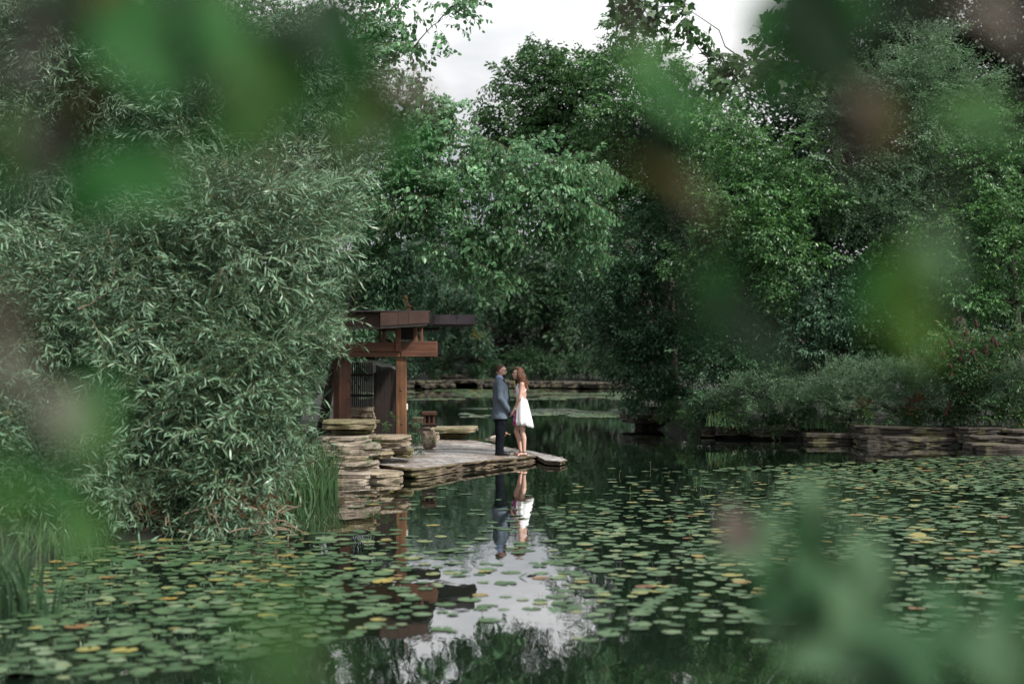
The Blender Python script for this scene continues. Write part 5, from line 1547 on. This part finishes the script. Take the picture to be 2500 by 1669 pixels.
for (px, py) in [(2303, 865), (2322, 838), (2383, 791), (2358, 812), (2350, 857), (2375, 860), (2408, 846), (2423, 828), (2320, 893), (2344, 876), (2322, 918), (2348, 960), (2320, 990), (2310, 1010), (2405, 858), (2440, 905), (2432, 838), (2316, 1000)]:
    p_ = at(px, py, 33.5) - sm.location; h = rng.uniform(.07, .12)
    bmv, bmf = ellipsoid((0, 0, 0), (.042, .042, h), 9, 8)
    bmv = [Vector(q_)*(1 + .25*mnoise.noise(Vector(q_)*40)) for q_ in bmv]
    o = link('fruit_cone', mesh_py('fruit_cone', bmv, bmf), redm, sm); o.location = p_; o.rotation_euler = (rng.uniform(-.4, .4), rng.uniform(-.6, .6), 0)
# dark trees behind the right bank
plant('conifer_tree', 'very dark tall tree in the top right corner', 'tree', gp(2350, 50), [(2330, 60, 49, 200, 110, 2.0), (2450, 180, 49, 150, 130, 2.0), (2180, 40, 49.5, 110, 70, 1.6), (2080, 90, 50, 100, 80, 1.6), (2500, 20, 49, 120, 100, 1.8), (2440, 340, 49, 140, 120, 1.8), (2210, 170, 49, 150, 100, 1.8), (2080, 230, 49.5, 120, 100, 1.6)],
    'broad', LM['dark'], 30, 21, scale=(1.5, 2.1), clump_r=.6, trunk_r=.4)
plant('background_tree', 'dense dark tree filling the gap behind the right bank', 'tree', gp(2000, 55), [(1900, 330, 54, 260, 190, 2.4), (2150, 380, 54, 260, 220, 2.4), (1700, 480, 54, 220, 170, 2.2), (2400, 500, 54, 260, 220, 2.4), (1950, 650, 53, 260, 200, 2.2), (2250, 720, 52, 260, 200, 2.2), (1720, 740, 53, 200, 180, 2.0)],
    'far', LM['fargreen'], 13, 22, scale=(.8, 1.15), trunk_r=.45, clump_r=.9)
plant('background_hedge', 'dark undergrowth behind the trees of the right bank', 'hedge', gp(2100, 62), [(1560, 800, 60, 160, 130, 1.8), (1750, 830, 60, 170, 110, 1.8), (1950, 820, 60, 180, 130, 1.8), (2150, 820, 60, 180, 140, 1.8), (2350, 800, 60, 190, 150, 1.8), (2560, 800, 60, 180, 160, 1.8), (2750, 780, 60, 180, 170, 1.8), (2500, 560, 60, 200, 160, 2), (2700, 400, 60, 220, 260, 2), (2550, 200, 60, 200, 240, 2), (1850, 560, 60, 220, 160, 2), (2200, 560, 60, 220, 160, 2)],
    'far', LM['fargreen'], 12, 26, scale=(.9, 1.3), clump_r=.9, trunk_r=.2)
plant('background_hedge', 'dark undergrowth behind the pavilion at left', 'hedge', gp(300, 37), [(0, 800, 36, 300, 200, 1.6), (350, 800, 36, 300, 200, 1.6), (680, 820, 36, 220, 160, 1.5), (850, 740, 36, 110, 130, 1.2), (-200, 400, 36, 260, 400, 1.6)],
    'broad', LM['deep'], 26, 27, scale=(1.4, 2.0), clump_r=.7, trunk_r=.15)
# far end of the pond
plant('far_willow', 'soft grey green willow at the far end of the pond', 'tree', gp(1090, 100), [(1040, 620, 99, 120, 90, 3.5), (1120, 700, 98, 120, 80, 3.5), (1010, 740, 99, 100, 70, 3), (1110, 800, 97.6, 90, 45, 2.6), (1090, 570, 100, 110, 50, 3), (1170, 880, 97.5, 70, 22, 1.6)],
    'farwillow', LM['far'], 8.5, 23, scale=(.9, 1.3), elev=(-.3, .3), clump_r=1.0, trunk_r=.4, roll=.7)
plant('far_tree', 'dark green tree at the far end of the pond behind the couple', 'tree', gp(1330, 104), [(1280, 640, 104, 120, 80, 4), (1380, 640, 103, 120, 90, 4), (1300, 720, 102, 120, 70, 3.5), (1420, 740, 102, 100, 80, 3.5), (1210, 740, 104, 80, 60, 3), (1340, 800, 101, 90, 40, 2.6, .6), (1450, 560, 104, 110, 70, 3.5)],
    'far', LM['fargreen'], 7, 24, scale=(1.1, 1.6), clump_r=1.2, trunk_r=.5)
plant('far_wood', 'distant dark wood behind the far bank', 'trees', gp(1250, 125), [(1000, 700, 124, 150, 110, 5), (1150, 740, 124, 150, 90, 5), (1320, 740, 124, 160, 100, 5), (1500, 700, 124, 160, 130, 5), (900, 740, 124, 120, 110, 5), (1050, 830, 112, 140, 50, 4), (1200, 840, 112, 140, 44, 4), (1350, 835, 112, 140, 50, 4), (1500, 830, 112, 140, 55, 4), (900, 830, 112, 140, 55, 4)],
    'far', LM['dark'], 8, 25, scale=(1.3, 1.9), clump_r=1.4, trunk_r=.5)
for k, (px, py, rx, ry, mt) in enumerate([(990, 890, 60, 34, 'far'), (1090, 900, 60, 24, 'fargreen'), (1180, 905, 60, 20, 'fargreen'), (1270, 890, 60, 34, 'fargreen'), (1350, 895, 60, 30, 'fargreen'), (1430, 890, 60, 36, 'fargreen'), (1510, 890, 60, 40, 'far')]):
    plant('far_shrub', ['greyish far shrub nearest the pavilion post', 'low far shrub left of the suited person', 'low far shrub behind the couple', 'far shrub just right of the auburn hair', 'second far shrub right of the couple', 'third far shrub right of the couple', 'far shrub half hidden by the leaning tree'][k], 'shrub', gp(px, 98.5), [(px, py, 98.5, rx, ry, 1.5)],
          'far', LM[mt], 42, 50+k, scale=(.45, .75), clump_r=.5, trunk_r=.08, group='shrubs on the far bank')
fy = plant('goldenrod', 'yellow flowering bush on the far bank', 'flowers', gp(1165, 99), [(1158, 816, 96.5, 8, 6, .4), (1171, 822, 96.5, 6, 6, .4)], 'far', LM['yellowflower'], 26, 60, scale=(.2, .3), clump_r=.2, trunk_r=.05, leafname='flowers')
# greenery round the terrace
plant('ivy_plant', 'dark leafy vine between the post and the pale rock', 'plant', onterrace(1005, 1097), [(1006, 1060, 27.6, 13, 28, .2), (1008, 1085, 27.6, 13, 14, .18), (1002, 1040, 27.6, 9, 16, .15), (1060, 1060, 28.6, 7, 8, .1), (1030, 1096, 27.5, 14, 5, .1)], 'oval', LM['deep'], 520, 61, scale=(.22, .34), elev=(0, .4), clump_r=.06, limbs=False, leafname='foliage')
plant('fern', 'small bright fern tuft beside the post above the vine', 'fern', onterrace(1003, 1090), [(1000, 1022, 27.4, 14, 8, .1), (1010, 1028, 27.4, 10, 6, .1)], 'fine', LM['feather'], 300, 62, scale=(.42, .6), elev=(.2, .3), clump_r=.05, limbs=False, leafname='foliage')
for k, (px, py, D, s, lab) in enumerate([(902, 1072, 24.2, 10, 'small green weed growing on top of the stone wall'), (920, 1077, 24.3, 9, 'small green weed in the gap between stacked stones'), (898, 1118, 23.9, 5, 'tiny weed in the lower joint of the stone wall'), (935, 1040, 25.6, 12, 'leafy sprig climbing at the foot of the slat screen'), (958, 1022, 25.8, 7, 'thin leafy sprig against the timber post')]):
    plant('weed', lab, 'weed', at(px, py + s, D), [(px, py, D, s, s*.8, .08)], 'compound', LM['bright'], 380, 65+k, scale=(.22, .34), clump_r=.04, limbs=False, leafname='foliage', group='weeds on the stones')
plant('dead_sprig', 'hanging sprig of dead rust brown leaves over the roof edge', 'dead leaves', at(1000, 760, 25.6), [(990, 720, 25.6, 3, 5, .03), (993, 730, 25.6, 3, 6, .03), (997, 741, 25.6, 3, 6, .03), (1000, 752, 25.6, 3, 6, .03)], 'oval', LM['rust'], 1500, 72, scale=(.10, .16), elev=(-1.2, .3), clump_r=.012, limbs=False, leafname='foliage')

# grasses
def grass(name, label, base, n, spread, hgt, wid, mat, seed, lean=.35, cat='grass'):
    rng = np.random.default_rng(seed); V, F = [], []
    for k in range(n):
        a = rng.uniform(0, 6.283); r_ = spread*math.sqrt(rng.random())
        b0 = np.array([r_*math.cos(a)*1.3, r_*math.sin(a)*.6, -.05])
        h = hgt*rng.uniform(.55, 1.1); az = rng.uniform(0, 6.283); ln = lean*rng.uniform(.2, 1.3)*h
        d = np.array([math.cos(az), math.sin(az)*.6, 0]); sd = np.array([-math.sin(az), math.cos(az), 0]) if rng.random() < .4 else np.array([1.0, 0, 0])
        o = len(V)
        for j in range(6):
            t = j/5
            p_ = b0 + d*ln*t*t + np.array([0, 0, h*(t - .28*(ln/h)*t**3)])
            w2 = wid*(1 - t**1.6)*.5 + .0006
            V += [p_ - sd*w2, p_ + sd*w2]
        for j in range(5):
            F += [(o+2*j, o+2*j+1, o+2*j+3), (o+2*j, o+2*j+3, o+2*j+2)]
    root = empty(name, base, label=label, cat=cat)
    NTRI[0] += len(F)
    link('blades', mesh_tris('blades', np.array(V), np.array(F), np.ones(len(V))), mat, root, kind='stuff')
GM = leaf_mat('grass_blade', [(0.0, (0.055, 0.120, 0.050)), (0.8, (0.100, 0.195, 0.085)), (1.0, (0.20, 0.22, 0.10))], rough=.4, trans=.3)
GD = leaf_mat('broad_blade', [(0.0, (0.030, 0.070, 0.036)), (1.0, (0.060, 0.115, 0.055))], rough=.35, trans=.25)
grass('reed_clump', 'clump of long green reeds between the willow and stone wall', onz(775, 1196), 190, .26, .92, .017, GM, 1, .45, 'reeds')
grass('reed_clump', 'shorter reeds at the foot of the willow beside the longer ones', onz(740, 1215), 130, .30, .75, .014, GM, 2, .7, 'reeds')
grass('iris_clump', 'broad dark blades of iris at the lower left edge', onz(20, 1490), 46, .22, .62, .030, GD, 3, .5, 'iris')
grass('iris_clump', 'leaning iris blades standing in the water near the left corner', onz(110, 1500), 14, .14, .5, .026, GD, 4, .6, 'iris')
grass('grass_clump', 'pale fine grass below the dark shrub at left', onz(90, 1360), 240, .55, .55, .010, GM, 5, .6)
grass('grass_clump', 'fine grass tuft at the far left edge', onz(-40, 1420), 120, .4, .7, .012, GM, 6, .6)
for k, (px, py, D) in enumerate([(1760, 1035, 36), (2000, 1040, 35.2)]):
    grass('grass_clump', ['grass tuft on the left part of the right ledge', 'grass tuft in the middle of the right ledge'][k], at(px, py, D), 90, .3, .45, .012, GM, 10+k)

# ------------------------------------------------------------------ foreground branches close to the camera, out of focus
FL = {
 'mid': leaf_mat('hedge_leaf', [(0, (0.018, 0.085, 0.020)), (1, (0.032, 0.115, 0.030))], trans=.4, island=False, spec=.12, rough=.6),
 'light': leaf_mat('young_hedge_leaf', [(0, (0.050, 0.135, 0.036)), (1, (0.075, 0.160, 0.050))], trans=.45, island=False, spec=.15, rough=.6),
 'lime': leaf_mat('lime_hedge_leaf', [(0, (0.075, 0.160, 0.030)), (1, (0.095, 0.185, 0.045))], trans=.45, island=False, spec=.12, rough=.6),
 'sage': leaf_mat('sage_weed_leaf', [(0, (0.075, 0.150, 0.075)), (1, (0.105, 0.185, 0.10))], trans=.4, island=False, spec=.15, rough=.6),
 'fern': leaf_mat('green_weed_leaf', [(0, (0.032, 0.092, 0.038)), (1, (0.052, 0.125, 0.056))], trans=.4, island=False, spec=.15, rough=.6),
 'dark': leaf_mat('old_hedge_leaf', [(0, (0.005, 0.018, 0.006)), (1, (0.008, 0.026, 0.009))], trans=.15, island=False, spec=.12, rough=.6),
 'pale': leaf_mat('pale_leaf_back', [(0, (0.115, 0.125, 0.09)), (1, (0.14, 0.145, 0.11))], trans=.2, island=False, spec=.15, rough=.6),
 'brown': leaf_mat('browning_leaf', [(0, (0.036, 0.034, 0.008)), (1, (0.050, 0.042, 0.010))], trans=.25, island=False, spec=.12, rough=.6),
 'pink': leaf_mat('reddish_leaf', [(0, (0.075, 0.062, 0.050)), (1, (0.10, 0.085, 0.07))], trans=.2, island=False, spec=.12, rough=.6),
}
def big_leaf(seed):
    rng = random.Random(seed); v, f = [], []
    n = 9
    for i in range(n+1):
        t = i/n
        w2 = .32*math.sin(math.pi*min(1, t**.8))**.9 + .004
        z = .10*t - .22*t*t
        for s in (-1, -.5, 0, .5, 1):
            v.append((t, s*w2, z + abs(s)*w2*.28 + .012*math.sin(t*25 + s*3)*abs(s)))
    for i in range(n):
        for k in range(4):
            a = i*5+k; f.append((a, a+1, a+6, a+5))
    mb = MB(); mb.add(v, f); mb.tube([(-.22, 0, .02), (-.1, 0, -.005), (0.02, 0, -.004)], .012, 5)
    return mb
BLM = {}
def fleaf(parent, px, py, D, lenpx, ang, mt, face=0.5, seed=0):
    """a real leaf of lenpx photo pixels, its blade turned by ang in the picture plane and tipped by face"""
    if mt not in BLM:
        BLM[mt] = big_leaf(1).mesh('leaf'); BLM[mt].materials.append(FL[mt])
        BLM[mt].polygons.foreach_set('use_smooth', [True]*len(BLM[mt].polygons))
    rng = random.Random(int(px*7 + py))
    lenpx *= 1.25
    o = bpy.data.objects.new('leaf', BLM[mt]); C.objects.link(o); o.parent = parent
    L_ = lenpx*D/FPX
    d = Vector((math.cos(R(ang)), rng.uniform(-.25, .25), math.sin(R(ang)))).normalized()
    nrm = Vector((rng.uniform(-.3, .3), -face, 1.0 - face + .15)); nrm = (nrm - d*nrm.dot(d)).normalized()
    sd = nrm.cross(d)
    o.matrix_local = Matrix.Translation(at(px, py, D) - parent.location - d*L_*.5) @ Matrix((d, sd, nrm)).transposed().to_4x4() @ Matrix.Scale(L_, 4)
    return o
def fbranch(name, label, path, leaves, cat='branch', rad=.004):
    P_ = [at(a, b, c) for a, b, c in path]
    root = empty(name, P_[0], label=label, cat=cat)
    v, f = tube([q_ - P_[0] for q_ in P_], [rad*(1 - .6*i/len(P_)) for i in range(len(P_))], 6)
    link('stem', mesh_py('stem', v, f), M['bark'], root, smooth=True)
    for lf in leaves:
        o = fleaf(root, *lf)
        # petiole joins the leaf to the nearest point of the stem
        b0 = o.matrix_local.translation; best = min((q_ - P_[0] for q_ in P_), key=lambda q_: (q_ - b0).length)
        if (best - b0).length < .6:
            mid = (best + b0)*.5 + Vector((0, 0, .008))
            v, f = tube([best, mid, b0], [.0016, .0013, .001], 4, False)
            link('petiole', mesh_py('petiole', v, f), M['bark'], root)
    return root
fbranch('hanging_branch', 'blurred leafy branch close to the lens in the top left corner', [(-200, -150, 1.05), (150, 60, 1.08), (330, 160, 1.1), (520, 190, 1.1), (660, 250, 1.12), (800, 300, 1.15)], [
    (85, 130, 1.1, 190, 238, 'pale', .8), (300, 60, 1.08, 220, 200, 'mid', .6), (340, 150, 1.05, 240, 320, 'mid', .7), (430, 60, 1.15, 230, 80, 'dark', .5), (200, 40, 1.1, 240, 160, 'dark', .6),
    (480, 10, 1.2, 170, 20, 'light', .6), (560, 130, 1.1, 260, 300, 'mid', .5), (650, 120, 1.12, 260, 10, 'dark', .5), (760, 110, 1.12, 220, 340, 'dark', .4), (620, 250, 1.05, 230, 280, 'light', .6),
    (590, 300, 1.1, 220, 210, 'mid', .6), (700, 200, 1.12, 200, 300, 'mid', .5), (860, 150, 1.15, 170, 280, 'mid', .5), (270, 0, 1.1, 180, 100, 'brown', .5), (500, 220, 1.05, 200, 190, 'dark', .5), (90, 20, 1.1, 200, 200, 'dark', .5), (820, 60, 1.2, 170, 300, 'dark', .5)])
fbranch('hanging_branch', 'blurred twig with green and browning leaves at upper left', [(-200, 250, 1.0), (60, 330, 1.05), (240, 400, 1.08), (400, 430, 1.1), (620, 420, 1.1), (960, 330, 1.15)], [
    (205, 260, 1.08, 130, 250, 'brown', .6), (30, 340, 1.1, 150, 250, 'light', .7), (100, 390, 1.0, 170, 250, 'pink', .3), (60, 450, 1.1, 180, 210, 'mid', .6), (330, 440, 1.02, 240, 350, 'mid', .75), (300, 400, 1.1, 220, 200, 'dark', .5),
    (390, 400, 1.1, 170, 30, 'light', .6), (230, 480, 1.05, 200, 250, 'mid', .5), (940, 280, 1.2, 140, 300, 'brown', .5), (1010, 220, 1.2, 120, 330, 'pink', .4), (985, 345, 1.2, 130, 270, 'mid', .6), (860, 330, 1.15, 150, 250, 'light', .4), (170, 330, 1.1, 160, 280, 'dark', .5)])
fbranch('hanging_branch', 'blurred leaves down the left edge of the frame', [(-160, 600, 1.0), (-20, 760, 1.0), (80, 980, 1.05), (160, 1120, 1.08), (200, 1300, 1.1)], [
    (10, 800, 1.0, 140, 265, 'pink', .6), (30, 900, 1.02, 125, 290, 'pale', .5), (245, 965, 1.15, 125, 310, 'mid', .6), (180, 1020, 1.05, 140, 320, 'pale', .6), (215, 1060, 1.05, 133, 310, 'light', .5), (130, 1080, 1.1, 140, 260, 'dark', .6),
    (205, 1290, 1.2, 148, 305, 'light', .7), (150, 1200, 1.15, 133, 290, 'mid', .5), (25, 1240, 1.05, 140, 270, 'light', .6), (20, 1150, 1.1, 125, 250, 'mid', .4), (60, 1010, 1.1, 133, 240, 'dark', .4)])
fbranch('hanging_branch', 'blurred leafy branch hanging across the upper right', [(2700, -150, 1.1), (2350, 20, 1.12), (2100, 110, 1.15), (1900, 160, 1.18), (1620, 200, 1.2)], [
    (1590, 190, 1.25, 170, 300, 'light', .65), (1640, 240, 1.2, 170, 320, 'mid', .5), (1970, 60, 1.1, 260, 280, 'dark', .5), (2030, 130, 1.1, 250, 300, 'dark', .5), (1950, 190, 1.12, 200, 200, 'mid', .6), (1870, 120, 1.2, 180, 210, 'pink', .3),
    (2080, 240, 1.1, 190, 330, 'pink', .35), (2040, 20, 1.2, 200, 120, 'mid', .5), (2440, 60, 1.1, 180, 330, 'pink', .6), (2200, 40, 1.15, 200, 10, 'dark', .4), (1890, 40, 1.2, 170, 60, 'mid', .4)])
fbranch('hanging_branch', 'blurred twig of yellow green leaves at the right', [(2720, 250, 1.1), (2500, 290, 1.15), (2330, 420, 1.18), (2280, 600, 1.2), (2220, 780, 1.2)], [
    (2390, 300, 1.18, 180, 330, 'mid', .7), (2360, 280, 1.15, 160, 200, 'light', .5), (2150, 300, 1.2, 160, 300, 'brown', .4), (2225, 680, .95, 150, 255, 'lime', .75), (2285, 640, .95, 150, 300, 'sage', .6), (2185, 775, .95, 120, 240, 'lime', .6),
    (2250, 830, 1.0, 110, 280, 'lime', .4), (2160, 700, 1.2, 170, 220, 'mid', .5), (2090, 320, 1.2, 170, 260, 'pink', .3)])
fbranch('hanging_branch', 'blurred dark olive leaves before the right hand trees', [(1500, -200, 1.3), (1560, 150, 1.28), (1640, 430, 1.25), (1720, 640, 1.22), (1790, 780, 1.2)], [
    (1660, 470, 1.2, 260, 330, 'brown', .35), (1600, 420, 1.22, 210, 290, 'dark', .5), (1790, 780, 1.2, 230, 340, 'dark', .6), (1740, 740, 1.2, 190, 250, 'mid', .3), (1850, 830, 1.2, 170, 320, 'dark', .5)])
fbranch('foreground_weed', 'blurred leafy weed standing close to the lens at bottom right', [(2090, 2100, 1.75), (2075, 1800, 1.75), (2050, 1600, 1.75), (2030, 1420, 1.75), (1990, 1240, 1.75)], [
    (1830, 1330, 1.755, 155, 20, 'sage', .6), (1800, 1290, 1.755, 111, 110, 'pink', .6), (1985, 1270, 1.755, 140, 80, 'fern', .6), (2110, 1400, 1.75, 170, 70, 'sage', .5), (1930, 1430, 1.75, 192, 200, 'fern', .5), (2090, 1360, 1.755, 140, 100, 'sage', .4), (2060, 1500, 1.7, 177, 100, 'sage', .35),
    (1980, 1360, 1.755, 148, 120, 'fern', .6), (1900, 1500, 1.75, 148, 250, 'sage', .4), (2020, 1620, 1.6, 207, 170, 'sage', .35), (2200, 1600, 1.6, 222, 330, 'fern', .6), (2140, 1560, 1.7, 148, 40, 'sage', .4),
    (1870, 1300, 1.755, 111, 60, 'sage', .4), (1860, 1390, 1.755, 125, 330, 'fern', .5), (1985, 1200, 1.755, 88, 95, 'sage', .5), (1950, 1500, 1.75, 140, 280, 'dark', .4), (2150, 1460, 1.75, 125, 50, 'dark', .4), (2040, 1440, 1.75, 118, 60, 'sage', .4), (2010, 1540, 1.7, 125, 80, 'sage', .5), (2180, 1660, 1.65, 162, 300, 'dark', .5)], 'plant', .005)
fbranch('foreground_weed', 'pale blurred leaves in the bottom right corner', [(2480, 2100, 1.5), (2460, 1850, 1.5), (2440, 1650, 1.5), (2400, 1500, 1.5)], [
    (2440, 1590, 1.45, 172, 100, 'sage', .3), (2330, 1580, 1.5, 165, 150, 'fern', .5), (2300, 1480, 1.55, 136, 130, 'fern', .6), (2470, 1480, 1.5, 122, 80, 'fern', .5)], 'plant', .005)
fbranch('foreground_weed', 'faint blurred green leaves at the bottom left of centre', [(740, 2400, .62), (720, 2000, .62), (700, 1700, .62), (690, 1560, .62)], [
    (690, 1540, .62, 190, 95, 'light', .5), (640, 1660, .62, 180, 130, 'mid', .5), (770, 1650, .62, 200, 60, 'light', .4)], 'plant', .004)
print('leaf tris', NTRI[0])
